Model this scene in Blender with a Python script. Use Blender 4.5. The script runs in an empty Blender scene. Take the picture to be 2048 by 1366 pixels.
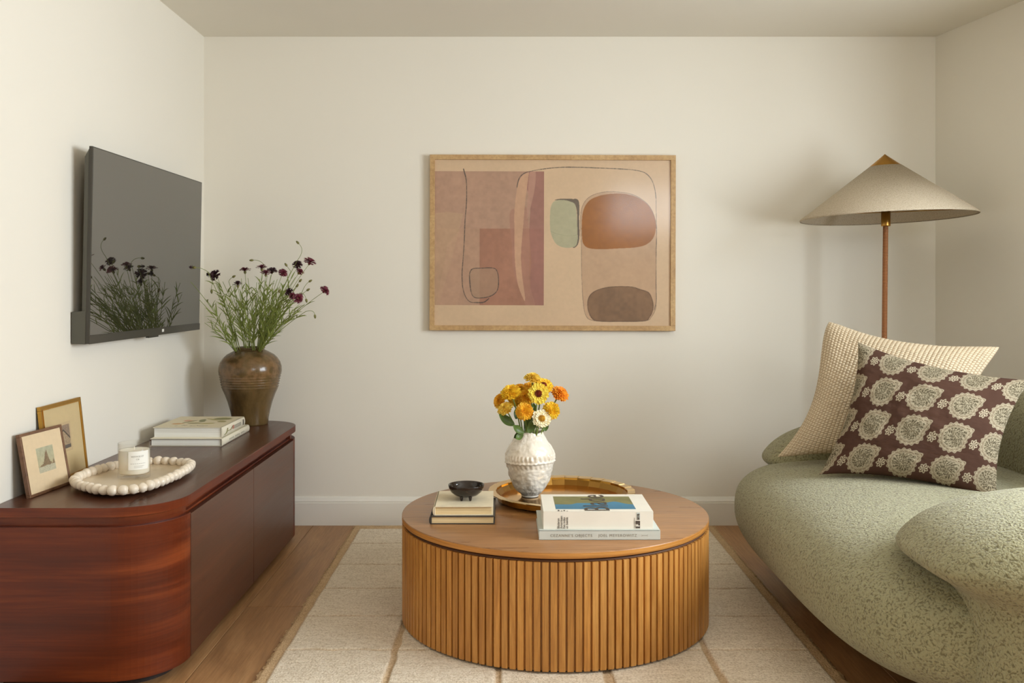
import bpy, bmesh, math, random
import numpy as np
from mathutils import Vector, Matrix
random.seed(7); rng = np.random.default_rng(11)
C = bpy.context.scene.collection
S = bpy.context.scene
PI = math.pi

# ------------------------------------------------------------------ camera
F, CX, CY, HC = 1900.0, 1016.0, 574.0, 1.19
cam = bpy.data.cameras.new('camera'); camo = bpy.data.objects.new('camera', cam); C.objects.link(camo)
camo.location = (0, 0, HC); camo.rotation_euler = (PI/2, 0, 0)
cam.lens = 36*F/2048; cam.sensor_width = 36
cam.shift_x = (1024-CX)/2048; cam.shift_y = (CY-683)/2048
cam.clip_start = .05
S.camera = camo
# ------------------------------------------------------------------ world, exposure
w = bpy.data.worlds.new('world'); S.world = w; w.use_nodes = True
w.node_tree.nodes['Background'].inputs[0].default_value = (.94, .97, 1, 1)
w.node_tree.nodes['Background'].inputs[1].default_value = .6
S.view_settings.view_transform = 'Standard'; S.view_settings.look = 'None'
S.view_settings.gamma = 1; S.view_settings.use_curve_mapping = False
S.view_settings.exposure = 0.11
S.cycles.max_bounces = 10; S.cycles.diffuse_bounces = 5; S.cycles.transparent_max_bounces = 16
S.cycles.caustics_reflective = False; S.cycles.caustics_refractive = False
S.cycles.sample_clamp_indirect = 4
try:
    S.cycles.use_denoising = True
except Exception: pass
# ------------------------------------------------------------------ daylight through the side window, and an added front fill
def area(name, loc, rot, sx, sy, power, col):
    l = bpy.data.lights.new(name, 'AREA'); l.shape = 'RECTANGLE'; l.size = sx; l.size_y = sy
    l.energy = power; l.color = col
    o = bpy.data.objects.new(name, l); o.location = loc; o.rotation_euler = rot; C.objects.link(o); return o
RX = 2.42                                        # plane of the window wall
area('daylight_side', (RX+.55, 2.12, 1.38), (0, PI/2, 0), 1.9, 2.5, 268, (.855, .935, 1))
area('front_fill', (1.75, -1.74, 2.10), (PI/2, 0, 0), 1.15, .56, 30, (.92, .96, 1))  # soft fill added behind the camera to brighten front faces

# ------------------------------------------------------------------ helpers
def P(px, py, Y): return Vector(((px-CX)/F*Y, Y, HC-(py-CY)/F*Y))
def tag(o, label=None, cat=None, group=None, kind=None):
    if label: o['label'] = label
    if cat: o['category'] = cat
    if group: o['group'] = group
    if kind: o['kind'] = kind
    return o
def empty(name, loc, label=None, cat=None, group=None):
    o = bpy.data.objects.new(name, None); C.objects.link(o); o.location = loc; o.empty_display_size = .05
    return tag(o, label, cat, group)
def link(name, me, mat=None, parent=None, loc=None):
    if mat is not None and len(me.materials) == 0:
        for m in (mat if isinstance(mat, (list, tuple)) else [mat]): me.materials.append(getattr(m, 'm', m))
    o = bpy.data.objects.new(name, me); C.objects.link(o)
    if loc is not None: o.location = loc
    if parent is not None: o.parent = parent
    return o
def mesh(name, V, Fc, smooth=False, mi=None):
    me = bpy.data.meshes.new(name); me.from_pydata([tuple(v) for v in V], [], [tuple(f) for f in Fc])
    if mi is not None: me.polygons.foreach_set('material_index', mi)
    me.polygons.foreach_set('use_smooth', [smooth]*len(me.polygons)); me.update(); return me
class MB:
    def __init__(s): s.v = []; s.f = []; s.m = []; s.sm = []
    def add(s, V, Fc, mi=0, smooth=False):
        b = len(s.v); s.v += [tuple(v) for v in V]; s.f += [tuple(i+b for i in f) for f in Fc]
        s.m += [mi]*len(Fc); s.sm += [smooth]*len(Fc)
    def box(s, a, b, mi=0):
        x0, y0, z0 = a; x1, y1, z1 = b
        V = [(x0,y0,z0),(x1,y0,z0),(x1,y1,z0),(x0,y1,z0),(x0,y0,z1),(x1,y0,z1),(x1,y1,z1),(x0,y1,z1)]
        s.add(V, [(0,3,2,1),(4,5,6,7),(0,1,5,4),(1,2,6,5),(2,3,7,6),(3,0,4,7)], mi)
    def obox(s, o, ux, uy, uz, mi=0):            # box from origin and three edge vectors
        o = Vector(o); ux = Vector(ux); uy = Vector(uy); uz = Vector(uz)
        V = [o, o+ux, o+ux+uy, o+uy, o+uz, o+ux+uz, o+ux+uy+uz, o+uy+uz]
        s.add(V, [(0,3,2,1),(4,5,6,7),(0,1,5,4),(1,2,6,5),(2,3,7,6),(3,0,4,7)], mi)
    def prism(s, poly, z0, z1, mi=0, smooth_side=False):
        n = len(poly)
        V = [(x, y, z0) for x, y in poly]+[(x, y, z1) for x, y in poly]
        s.add(V, [tuple(range(n))[::-1], tuple(range(n, 2*n))], mi)
        b = len(s.v)-2*n
        for i in range(n):
            j = (i+1) % n
            s.f.append((b+i, b+j, b+n+j, b+n+i)); s.m.append(mi); s.sm.append(smooth_side)
    def lathe(s, prof, n=64, c=(0,0,0), mi=0, smooth=True, jit=None, cap=False):
        V = []; m = len(prof)
        for r, z in prof:
            for k in range(n):
                a = 2*PI*k/n; rr = r*(1 if jit is None else jit(a, z))
                V.append((c[0]+rr*math.cos(a), c[1]+rr*math.sin(a), c[2]+z))
        Fc = [(i*n+k, i*n+(k+1)%n, (i+1)*n+(k+1)%n, (i+1)*n+k) for i in range(m-1) for k in range(n)]
        if cap: Fc += [tuple(range(n))[::-1], tuple(range((m-1)*n, m*n))]
        s.add(V, Fc, mi, smooth)
    def tube(s, pts, r, n=6, mi=0, cap=True):
        pts = [Vector(p) for p in pts]; m = len(pts)
        rs = r if isinstance(r, (list, tuple)) else [r]*m
        V = []; up = Vector((.13, .31, .94))
        for i, p in enumerate(pts):
            t = (pts[min(i+1, m-1)]-pts[max(i-1, 0)])
            if t.length < 1e-9: t = Vector((0, 0, 1))
            t.normalize(); a = t.cross(up)
            if a.length < 1e-3: a = t.cross(Vector((1, 0, 0)))
            a.normalize(); b = t.cross(a); 
            for k in range(n):
                an = 2*PI*k/n; V.append(p+a*(rs[i]*math.cos(an))+b*(rs[i]*math.sin(an)))
        Fc = [(i*n+k, i*n+(k+1)%n, (i+1)*n+(k+1)%n, (i+1)*n+k) for i in range(m-1) for k in range(n)]
        if cap: Fc += [tuple(range(n))[::-1], tuple(range((m-1)*n, m*n))]
        s.add(V, Fc, mi, True)
    def build(s, name, mat, parent=None, bevel=0, loc=None, rel=None):
        V = s.v
        if rel is not None: V = [tuple(Vector(v)-Vector(rel)) for v in V]
        me = bpy.data.meshes.new(name); me.from_pydata(V, [], s.f)
        me.polygons.foreach_set('material_index', s.m); me.polygons.foreach_set('use_smooth', s.sm)
        me.update()
        bm = bmesh.new(); bm.from_mesh(me); bmesh.ops.recalc_face_normals(bm, faces=bm.faces); bm.to_mesh(me); bm.free()
        o = link(name, me, mat, parent, loc)
        if bevel:
            b = o.modifiers.new('bevel', 'BEVEL'); b.width = bevel; b.segments = 2; b.limit_method = 'ANGLE'; b.angle_limit = .6
        return o
def gridmesh(name, V, smooth=True, wrap=False, col=None, colname='pattern'):
    """V: (n, m, 3) array -> quad grid mesh, fast; col: (n, m, 3 or 4) vertex colours"""
    n, m, _ = V.shape
    idx = np.arange(n*m).reshape(n, m)
    if wrap: idx = np.concatenate([idx, idx[:, :1]], 1)
    q = np.stack([idx[:-1, :-1], idx[:-1, 1:], idx[1:, 1:], idx[1:, :-1]], -1).reshape(-1, 4)
    me = bpy.data.meshes.new(name)
    me.vertices.add(n*m); me.vertices.foreach_set('co', np.ascontiguousarray(V.reshape(-1).astype(np.float32)))
    me.loops.add(q.size); me.loops.foreach_set('vertex_index', q.reshape(-1).astype(np.int32))
    me.polygons.add(len(q)); me.polygons.foreach_set('loop_start', (np.arange(len(q))*4).astype(np.int32))
    me.polygons.foreach_set('loop_total', np.full(len(q), 4, np.int32))
    me.update(calc_edges=True)
    me.polygons.foreach_set('use_smooth', np.full(len(q), smooth))
    if col is not None:
        if col.shape[-1] == 3: col = np.concatenate([col, np.ones(col.shape[:-1]+(1,))], -1)
        at = me.color_attributes.new(colname, 'FLOAT_COLOR', 'POINT')
        at.data.foreach_set('color', np.ascontiguousarray(col.reshape(-1).astype(np.float32)))
    return me
def srgb(r, g, b):
    def f(c):
        c = c/255; return c/12.92 if c <= .04045 else ((c+.055)/1.055)**2.4
    return (f(r), f(g), f(b), 1)
def lin(r, g, b): return np.array(srgb(r, g, b)[:3])
def sm(a, b, x): t = np.clip((x-a)/(b-a), 0, 1); return t*t*(3-2*t)
def vnoise(x, y, seed=0):
    """smooth value noise on arrays"""
    r = np.random.default_rng(seed).random((64, 64))
    xi = np.floor(x).astype(int); yi = np.floor(y).astype(int); fx = x-xi; fy = y-yi
    fx = fx*fx*(3-2*fx); fy = fy*fy*(3-2*fy)
    g = lambda a, b: r[a % 64, b % 64]
    return (g(xi, yi)*(1-fx)+g(xi+1, yi)*fx)*(1-fy)+(g(xi, yi+1)*(1-fx)+g(xi+1, yi+1)*fx)*fy
def fbm(x, y, seed=0, o=4):
    s = 0; a = .5
    for i in range(o): s = s+a*vnoise(x*2**i, y*2**i, seed+i); a *= .5
    return s

# ------------------------------------------------------------------ materials
class M:
    def __init__(s, name, col=(.5,.5,.5,1), rough=.5, metal=0, spec=.5, **kw):
        s.m = bpy.data.materials.new(name); s.m.use_nodes = True
        s.n = s.m.node_tree.nodes; s.l = s.m.node_tree.links
        s.b = s.n['Principled BSDF']
        s.set(**{'Base Color': col, 'Roughness': rough, 'Metallic': metal, 'Specular IOR Level': spec}); s.set(**kw)
        s.tc = s.n.new('ShaderNodeTexCoord')
    def set(s, **kw):
        for k, v in kw.items(): s.b.inputs[k.replace('_', ' ')].default_value = v
    def node(s, t, **kw):
        nd = s.n.new('ShaderNode'+t)
        for k, v in kw.items():
            if k in nd.inputs: nd.inputs[k].default_value = v
            else: setattr(nd, k, v)
        return nd
    def co(s, sc=(1,1,1), src='Object'):
        mp = s.node('Mapping'); mp.inputs['Scale'].default_value = sc; s.l.new(s.tc.outputs[src], mp.inputs[0]); return mp.outputs[0]
    def noise(s, sc=(1,1,1), Scale=5, Detail=4, Roughness=.5, Distortion=0, vec=None):
        n = s.node('TexNoise', Scale=Scale, Detail=Detail, Roughness=Roughness, Distortion=Distortion)
        s.l.new(vec or s.co(sc), n.inputs['Vector']); return n.outputs['Fac']
    def ramp(s, fac, stops):
        r = s.node('ValToRGB'); e = r.color_ramp.elements
        while len(e) < len(stops): e.new(.5)
        for i, (p, c) in enumerate(stops): e[i].position = p; e[i].color = c if len(c) == 4 else (*c, 1)
        s.l.new(fac, r.inputs[0]); return r.outputs[0]
    def mix(s, fac, a, b, mode='MIX'):
        m = s.node('MixRGB'); m.blend_type = mode
        for i, v in enumerate((fac, a, b)):
            if hasattr(v, 'is_linked') or isinstance(v, bpy.types.NodeSocket): s.l.new(v, m.inputs[i])
            else: m.inputs[i].default_value = v
        return m.outputs[0]
    def math(s, op, a, b=0):
        m = s.node('Math'); m.operation = op
        for i, v in enumerate((a, b)):
            if isinstance(v, bpy.types.NodeSocket): s.l.new(v, m.inputs[i])
            else: m.inputs[i].default_value = v
        return m.outputs[0]
    def attr(s, name='pattern'):
        a = s.node('VertexColor'); a.layer_name = name; return a.outputs[0]
    def color(s, out): s.l.new(out, s.b.inputs['Base Color']); return s
    def rough(s, out): s.l.new(out, s.b.inputs['Roughness']); return s
    def bump(s, h, strength=.3, dist=.002, prev=None):
        b = s.node('Bump', Strength=strength, Distance=dist); s.l.new(h, b.inputs['Height'])
        if prev: s.l.new(prev, b.inputs['Normal'])
        s.l.new(b.outputs[0], s.b.inputs['Normal']); return b.outputs[0]
def plain(name, col, rough=.5, nscale=60, var=.08, **kw):
    m = M(name, col, rough, **kw); n = m.noise(Scale=nscale, Detail=3)
    d = tuple(c*(1-var) for c in col[:3])+(1,); l = tuple(min(1, c*(1+var)) for c in col[:3])+(1,)
    m.color(m.ramp(n, [(.3, d), (.7, l)])); return m
def wood(name, dark, mid, light, sc, fine, rough=.4, bump=.12, dist=.8, var=None, coat=0):
    """sc: stretch of the broad figure, fine: stretch of the pores"""
    m = M(name, mid, rough)
    vec = m.co(sc)
    if var:                                        # per piece offset carried by a colour attribute
        a = m.attr(var); ad = m.node('VectorMath', operation='MULTIPLY_ADD')
        m.l.new(a, ad.inputs[0]); ad.inputs[1].default_value = (37, 53, 41); m.l.new(vec, ad.inputs[2]); vec = ad.outputs[0]
    n1 = m.noise(Scale=1, Detail=5, Roughness=.6, Distortion=dist, vec=vec)
    base = m.ramp(n1, [(.25, dark), (.5, mid), (.75, light)])
    n2 = m.noise(fine, Scale=1, Detail=3, Roughness=.7)
    f = m.ramp(n2, [(.35, (.72, .68, .62, 1)), (.6, (1, 1, 1, 1))])
    out = m.mix(.75, base, f, 'MULTIPLY')
    if var:
        sep = m.node('SeparateColor'); m.l.new(a, sep.inputs[0])
        tone = m.ramp(sep.outputs[0], [(0, (.8, .79, .78, 1)), (1, (1.0, 1.0, 1.0, 1))])
        out = m.mix(1, out, tone, 'MULTIPLY')
    m.color(out); m.bump(n2, bump, .001)
    r = m.ramp(n1, [(.2, (rough-.06,)*3+(1,)), (.8, (rough+.08,)*3+(1,))]); m.rough(r)
    if coat: m.set(Coat_Weight=coat, Coat_Roughness=.12)
    return m

WALL = srgb(236, 230, 217)
m_wall = M('wall_paint', WALL, .72); n = m_wall.noise(Scale=1.2, Detail=3)
m_wall.color(m_wall.ramp(n, [(.3, tuple(c*.985 for c in WALL[:3])+(1,)), (.7, WALL)])); m_wall.bump(m_wall.noise(Scale=160, Detail=3), .06, .001)
m_ceil = plain('ceiling_paint', srgb(232, 226, 213), .85, 2, .01)
m_trim = plain('trim_paint', srgb(238, 234, 224), .38, 3, .01)
m_floor = wood('oak_floor', srgb(146, 106, 68), srgb(174, 130, 86), srgb(194, 152, 106), (6, .9, 6), (150, 5, 150), .46, .2, 2.2, 'piece')
m_gap = plain('floor_gap', srgb(48, 34, 24), .9)
m_cab = wood('mahogany_veneer', srgb(66, 22, 8), srgb(98, 38, 14), srgb(140, 66, 28), (.9, .9, 13), (3, 3, 170), .38, .07, .5)
for mm_ in (m_cab,):
    tg = mm_.node('Tangent'); tg.direction_type = 'RADIAL'; tg.axis = 'Z'; mm_.l.new(tg.outputs[0], mm_.b.inputs['Tangent']); mm_.set(Anisotropic=.85)
m_cabtop = wood('mahogany_top', srgb(72, 42, 28), srgb(86, 50, 34), srgb(100, 60, 42), (14, 1.0, 14), (160, 4, 160), .3, .08, .6)
m_door = wood('door_veneer', srgb(66, 34, 20), srgb(82, 44, 26), srgb(98, 54, 32), (.8, .8, 9), (3, 3, 170), .36, .05, .4)
m_oak = wood('oak_slat', srgb(174, 114, 52), srgb(204, 142, 68), srgb(224, 166, 90), (45, 45, 3.2), (260, 260, 9), .42, .15, .8, 'piece')
m_oaktop = wood('oak_top', srgb(146, 102, 64), srgb(166, 120, 78), srgb(188, 140, 94), (2.2, 26, 26), (9, 230, 230), .3, .1, .7)
m_oakedge = wood('oak_edge', srgb(182, 118, 54), srgb(204, 140, 68), srgb(222, 162, 88), (3, 3, 80), (9, 9, 320), .4, .1, .5)
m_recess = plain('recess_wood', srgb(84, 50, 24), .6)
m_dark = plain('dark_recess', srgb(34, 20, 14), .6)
m_frameoak = wood('frame_oak', srgb(176, 138, 92), srgb(196, 158, 108), srgb(210, 176, 126), (6, 6, 6), (60, 60, 60), .5, .08)
m_brass = M('polished_brass', srgb(212, 160, 72), .14, 1); m_brass.bump(m_brass.noise(Scale=40, Detail=2), .08, .002)
m_brasslip = M('brushed_brass', srgb(238, 214, 168), .38, 1); m_brasslip.bump(m_brasslip.noise(Scale=220, Detail=2), .12, .001)
m_lampbrass = M('lamp_brass', srgb(176, 132, 66), .3, 1)
# boucle
def boucle(name, c1, c2):
    m = M(name, c2, .95, 0, .2)
    vec = m.co()
    nz = m.node('TexNoise', Scale=45, Detail=2); m.l.new(vec, nz.inputs['Vector'])
    ad = m.node('MixRGB'); ad.inputs[0].default_value = .018; m.l.new(vec, ad.inputs[1]); m.l.new(nz.outputs['Color'], ad.inputs[2])
    n1 = m.node('TexNoise', Scale=165, Detail=2, Roughness=.5, Distortion=.6); m.l.new(ad.outputs[0], n1.inputs['Vector'])
    v = m.node('TexVoronoi', Scale=165); v.feature = 'SMOOTH_F1'; v.inputs['Smoothness'].default_value = .8; m.l.new(ad.outputs[0], v.inputs['Vector'])
    h = m.math('SUBTRACT', m.math('MULTIPLY', n1.outputs['Fac'], 1.5), m.math('MULTIPLY', v.outputs['Distance'], .9))
    m.color(m.ramp(h, [(.02, c1), (.34, c2)]))  # bump hollows get a darker tone: crevice shade put into the colour
    m.bump(h, .8, .0045)
    m.set(Sheen_Weight=.25, Sheen_Roughness=.5)
    return m
m_boucle = boucle('green_boucle', srgb(120, 113, 82), srgb(163, 158, 123))
m_linen = M('shade_linen', srgb(200, 186, 160), .9, 0, .2)
n = m_linen.noise((1,1,1), Scale=260, Detail=3, Roughness=.8)
m_linen.color(m_linen.ramp(n, [(.32, srgb(160, 144, 120)), (.5, srgb(196, 182, 160)), (.75, srgb(210, 198, 178))])); m_linen.bump(n, .3, .001)
m_cane = M('cane_wrap', srgb(168, 106, 58), .5); n = m_cane.node('TexWave', Scale=55, Distortion=.3); n.bands_direction = 'Z'
m_cane.l.new(m_cane.co(), n.inputs[0]); m_cane.color(m_cane.ramp(n.outputs['Fac'], [(.1, srgb(108, 62, 32)), (.6, srgb(182, 120, 68))])); m_cane.bump(n.outputs['Fac'], .6, .002)
m_black = plain('black_metal', srgb(26, 24, 22), .4)
m_tvbody = plain('tv_plastic', srgb(84, 82, 72), .5, 20, .03)
m_tvbezel = plain('tv_bezel', srgb(58, 54, 46), .35, 20, .03)
m_screen = M('tv_glass', srgb(34, 31, 27), .015, 0, .5, IOR=2.9)
m_white = plain('white_mark', srgb(225, 222, 215), .5, 20, .01)
# rug
m_rug = M('wool_rug', srgb(214, 196, 170), .98, 0, .1)
a = m_rug.attr('pattern'); n = m_rug.noise((18, 150, 100), Scale=1, Detail=3, Roughness=.7); n2 = m_rug.noise(Scale=170, Detail=2)
c = m_rug.mix(.8, a, m_rug.ramp(n, [(.3, (.78, .74, .68, 1)), (.6, (1, 1, 1, 1))]), 'MULTIPLY')
c = m_rug.mix(.7, c, m_rug.ramp(n2, [(.34, (.66, .6, .52, 1)), (.56, (1, 1, 1, 1))]), 'MULTIPLY')
m_rug.color(c); m_rug.bump(n2, .9, .004)
def attrmat(name, rough=.6, nscale=None, var=.1, bump=0, attr='pattern', **kw):
    m = M(name, (1,1,1,1), rough, **kw); a = m.attr(attr)
    if nscale:
        n = m.noise(Scale=nscale, Detail=3); a = m.mix(1, a, m.ramp(n, [(.3, (1-var,)*3+(1,)), (.7, (1, 1, 1, 1))]), 'MULTIPLY')
        if bump: m.bump(n, bump, .001)
    m.color(a); return m
m_art = attrmat('art_print', .6, 60, .05)
m_cloth = attrmat('printed_linen', .9, 900, .14, .15, spec=.15)
m_cream = M('cream_weave', srgb(216, 196, 164), .92, 0, .15); n = m_cream.noise(Scale=420, Detail=2)
m_cream.color(m_cream.mix(1, m_cream.attr('pattern'), m_cream.ramp(n, [(.3, (.86, .84, .8, 1)), (.7, (1, 1, 1, 1))]), 'MULTIPLY')); m_cream.bump(n, .4, .001)
# ceramics
m_whiteglaze = M('white_glaze', srgb(228, 214, 194), .22); n = m_whiteglaze.noise(Scale=9, Detail=4)
m_whiteglaze.color(m_whiteglaze.ramp(n, [(.28, srgb(220, 200, 174)), (.45, srgb(238, 226, 208)), (.7, srgb(244, 237, 224))])); m_whiteglaze.bump(m_whiteglaze.noise(Scale=45, Detail=3), .5, .004)
m_brownglaze = M('brown_glaze', srgb(86, 66, 40), .2)
n = m_brownglaze.noise((9, 9, 2.5), Scale=1, Detail=6, Roughness=.65); base = m_brownglaze.ramp(n, [(.3, srgb(60, 46, 24)), (.5, srgb(90, 70, 40)), (.62, srgb(106, 84, 50)), (.78, srgb(124, 84, 50))])
n2 = m_brownglaze.noise((30, 30, 30), Scale=1, Detail=5)
tcx = m_brownglaze.node('SeparateXYZ'); m_brownglaze.l.new(m_brownglaze.tc.outputs['Object'], tcx.inputs[0])
up = m_brownglaze.ramp(tcx.outputs[2], [(.16, (0, 0, 0, 1)), (.24, (1, 1, 1, 1)), (.31, (.6, .6, .6, 1)), (.35, (.1, .1, .1, 1))])
k = m_brownglaze.math('MULTIPLY', up, m_brownglaze.ramp(n2, [(.4, (0, 0, 0, 1)), (.6, (.8, .8, .8, 1))]))
m_brownglaze.color(m_brownglaze.mix(k, base, srgb(140, 106, 72))); m_brownglaze.bump(m_brownglaze.noise(Scale=60, Detail=4), .25, .002)
m_bowl = plain('dark_glaze', srgb(40, 30, 24), .1, 20, .2)
m_bead = plain('bead_glaze', srgb(228, 214, 194), .24, 30, .05)
m_plate = plain('plate_glaze', srgb(216, 198, 170), .3, 12, .05)
m_wax = plain('candle_wax', srgb(246, 240, 228), .5, 10, .02, Subsurface_Weight=.1)
m_paper = plain('label_paper', srgb(240, 238, 230), .6, 10, .01)
m_ink = plain('dark_ink', srgb(78, 68, 58), .6, 10, .05)
m_greyink = plain('grey_ink', srgb(140, 136, 124), .6, 10, .05)
def thin_glass(name, tint=(1,1,1,1), strength=1.0, rough=.02):
    m = bpy.data.materials.new(name); m.use_nodes = True; n = m.node_tree.nodes; l = m.node_tree.links; n.clear()
    out = n.new('ShaderNodeOutputMaterial'); mx = n.new('ShaderNodeMixShader'); tr = n.new('ShaderNodeBsdfTransparent'); gl = n.new('ShaderNodeBsdfGlossy'); lw = n.new('ShaderNodeLayerWeight'); lw.inputs[0].default_value = .5; pw = n.new('ShaderNodeMath'); pw.operation = 'POWER'; pw.inputs[1].default_value = 4; l.new(lw.outputs['Facing'], pw.inputs[0]); fr = n.new('ShaderNodeMath'); fr.operation = 'MULTIPLY_ADD'; fr.inputs[1].default_value = .9; fr.inputs[2].default_value = .045; l.new(pw.outputs[0], fr.inputs[0]); tr.inputs[0].default_value = tint; gl.inputs['Roughness'].default_value = rough
    mm = n.new('ShaderNodeMath'); mm.operation = 'MULTIPLY'; mm.inputs[1].default_value = strength
    l.new(fr.outputs[0], mm.inputs[0]); l.new(mm.outputs[0], mx.inputs[0]); l.new(tr.outputs[0], mx.inputs[1]); l.new(gl.outputs[0], mx.inputs[2]); l.new(mx.outputs[0], out.inputs[0])
    return m
m_glass = thin_glass('clear_glass', (1, .995, .98, 1), .6)
m_pane = thin_glass('picture_glass', (.99, .985, .98, 1), .5, .12)
m_goldframe = M('gilt_frame', srgb(186, 142, 66), .32, .9); m_goldframe.bump(m_goldframe.noise(Scale=70), .15, .001)
m_brownframe = wood('brown_frame', srgb(92, 62, 42), srgb(116, 82, 58), srgb(136, 100, 72), (20, 20, 20), (90, 90, 90), .4, .1)
m_silverframe = m_brownframe
# books
m_pages = M('book_pages', srgb(232, 212, 168), .8); n = m_pages.noise((3, 3, 420), Scale=1, Detail=2); m_pages.color(m_pages.ramp(n, [(.3, srgb(196, 166, 116)), (.6, srgb(232, 208, 160))]))
m_pagesw = M('white_pages', srgb(232, 230, 220), .8); n = m_pagesw.noise((3, 3, 330), Scale=1, Detail=2); m_pagesw.color(m_pagesw.ramp(n, [(.3, srgb(222, 219, 208)), (.6, srgb(244, 243, 236))]))
m_creamcover = plain('cream_cover', srgb(222, 208, 178), .7, 40, .05)
m_darkcover = plain('charcoal_cover', srgb(62, 56, 50), .6, 40, .08)
m_whitecover = plain('white_cover', srgb(238, 232, 218), .5, 12, .02)
m_palecover = plain('pale_grey_cover', srgb(204, 208, 200), .55, 12, .02)
m_ivorycover = plain('ivory_cover', srgb(230, 222, 200), .45, 12, .02)
# plants
m_stem = plain('stem_green', srgb(128, 140, 66), .6, 40, .15)
m_stemthick = plain('zinnia_stem', srgb(122, 140, 62), .55, 40, .15)
m_leaf = plain('leaf_green', srgb(84, 106, 44), .45, 25, .3)
m_bract = plain('calyx_green', srgb(116, 112, 62), .7, 60, .2)
m_maroon = plain('maroon_petal', srgb(96, 20, 40), .6, 60, .35)
m_darkmaroon = plain('dark_maroon_petal', srgb(52, 14, 24), .6, 60, .35)

# ------------------------------------------------------------------ room
YB = 4.755; XL = -1.522; ZC = HC+500.5/F*YB; XRB = 2.14; YK = 3.3; XK = XRB+.189*(YB-YK); YF = -1.65
RX = XK
def struct(name, mb, mat, **k): o = mb.build(name, mat, **k); o['kind'] = 'structure'; return o
T = .12
b = MB(); b.box((XL-T, YB, 0), (XRB+T+.05, YB+T, ZC)); struct('wall_back', b, m_wall)
b = MB(); b.box((XL-T, YF-T, 0), (XL, YB, ZC)); struct('wall_left', b, m_wall)
# right wall: angled stretch, then the straight stretch with the window opening
WY0, WY1, WZ0, WZ1 = 1.12, 3.08, .93, 2.1
b = MB()
b.prism([(XRB, YB), (XK, YK), (XK+T, YK), (XRB+T+.05, YB)], 0, ZC)
b.box((XK, YF-T, 0), (XK+T, WY0, ZC)); b.box((XK, WY1, 0), (XK+T, YK, ZC))
b.box((XK, WY0, 0), (XK+T, WY1, WZ0)); b.box((XK, WY0, WZ1), (XK+T, WY1, ZC))
struct('wall_right', b, m_wall)
# wall behind the camera; its opening is added for the fill light
FX0, FX1, FZ0, FZ1 = 1.15, 2.34, 1.82, 2.40
b = MB()
b.box((XL, YF-T, 0), (FX0, YF, ZC)); b.box((FX1, YF-T, 0), (XK, YF, ZC)); b.box((FX0, YF-T, 0), (FX1, YF, FZ0)); b.box((FX0, YF-T, FZ1), (FX1, YF, ZC))
struct('wall_front', b, m_wall)
b = MB(); b.box((XL-T, YF-T, ZC), (XK+T, YB+T, ZC+.1)); struct('ceiling', b, m_ceil)
def window(name, lo, hi, axis):
    b = MB(); t = .05
    if axis == 'x':                                  # opening in a wall of constant x
        x0, x1 = XK+.02, XK+.07; (y0, z0), (y1, z1) = lo, hi; ym = (y0+y1)/2
        for a0, a1, c0, c1 in ((y0, y1, z0, z0+t), (y0, y1, z1-t, z1), (y0, y0+t, z0, z1), (y1-t, y1, z0, z1), (ym-.02, ym+.02, z0, z1)):
            b.box((x0, a0, c0), (x1, a1, c1))
    else:
        y0, y1 = YF-.07, YF-.02; (x0, z0), (x1, z1) = lo, hi; xm = (x0+x1)/2
        for a0, a1, c0, c1 in ((x0, x1, z0, z0+t), (x0, x1, z1-t, z1), (x0, x0+t, z0, z1), (x1-t, x1, z0, z1), (xm-.02, xm+.02, z0, z1)):
            b.box((a0, y0, c0), (a1, y1, c1))
    struct(name, b, m_trim)
window('window_1', (WY0, WZ0), (WY1, WZ1), 'x'); window('fill_opening_frame', (FX0, FZ0), (FX1, FZ1), 'y')  # second frame belongs to the added, unseen fill opening
# baseboard with its moulded cap
def baseboard(name, p0, p1, nrm):
    p0 = Vector(p0); p1 = Vector(p1); nrm = Vector(nrm)
    prof = [(0, 0), (.016, 0), (.016, .112), (.013, .114), (.0145, .120), (.012, .126), (.010, .130), (.006, .139), (0, .141)]
    V = []; n = len(prof)
    for p in (p0, p1):
        for d, z in prof: V.append(p+nrm*d+Vector((0, 0, z)))
    Fc = [(i, i+1, n+i+1, n+i) for i in range(n-1)]+[tuple(range(n)), tuple(range(n, 2*n))]
    b = MB(); b.add(V, Fc); struct(name, b, m_trim)
baseboard('baseboard_back', (XL, YB, 0), (XRB, YB, 0), (0, -1, 0))
baseboard('baseboard_left', (XL, YF, 0), (XL, YB, 0), (1, 0, 0))
d = Vector((XRB-XK, YB-YK, 0)).normalized()
baseboard('baseboard_right', (XK, YK, 0), (XRB, YB, 0), (-d.y, d.x, 0))
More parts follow.
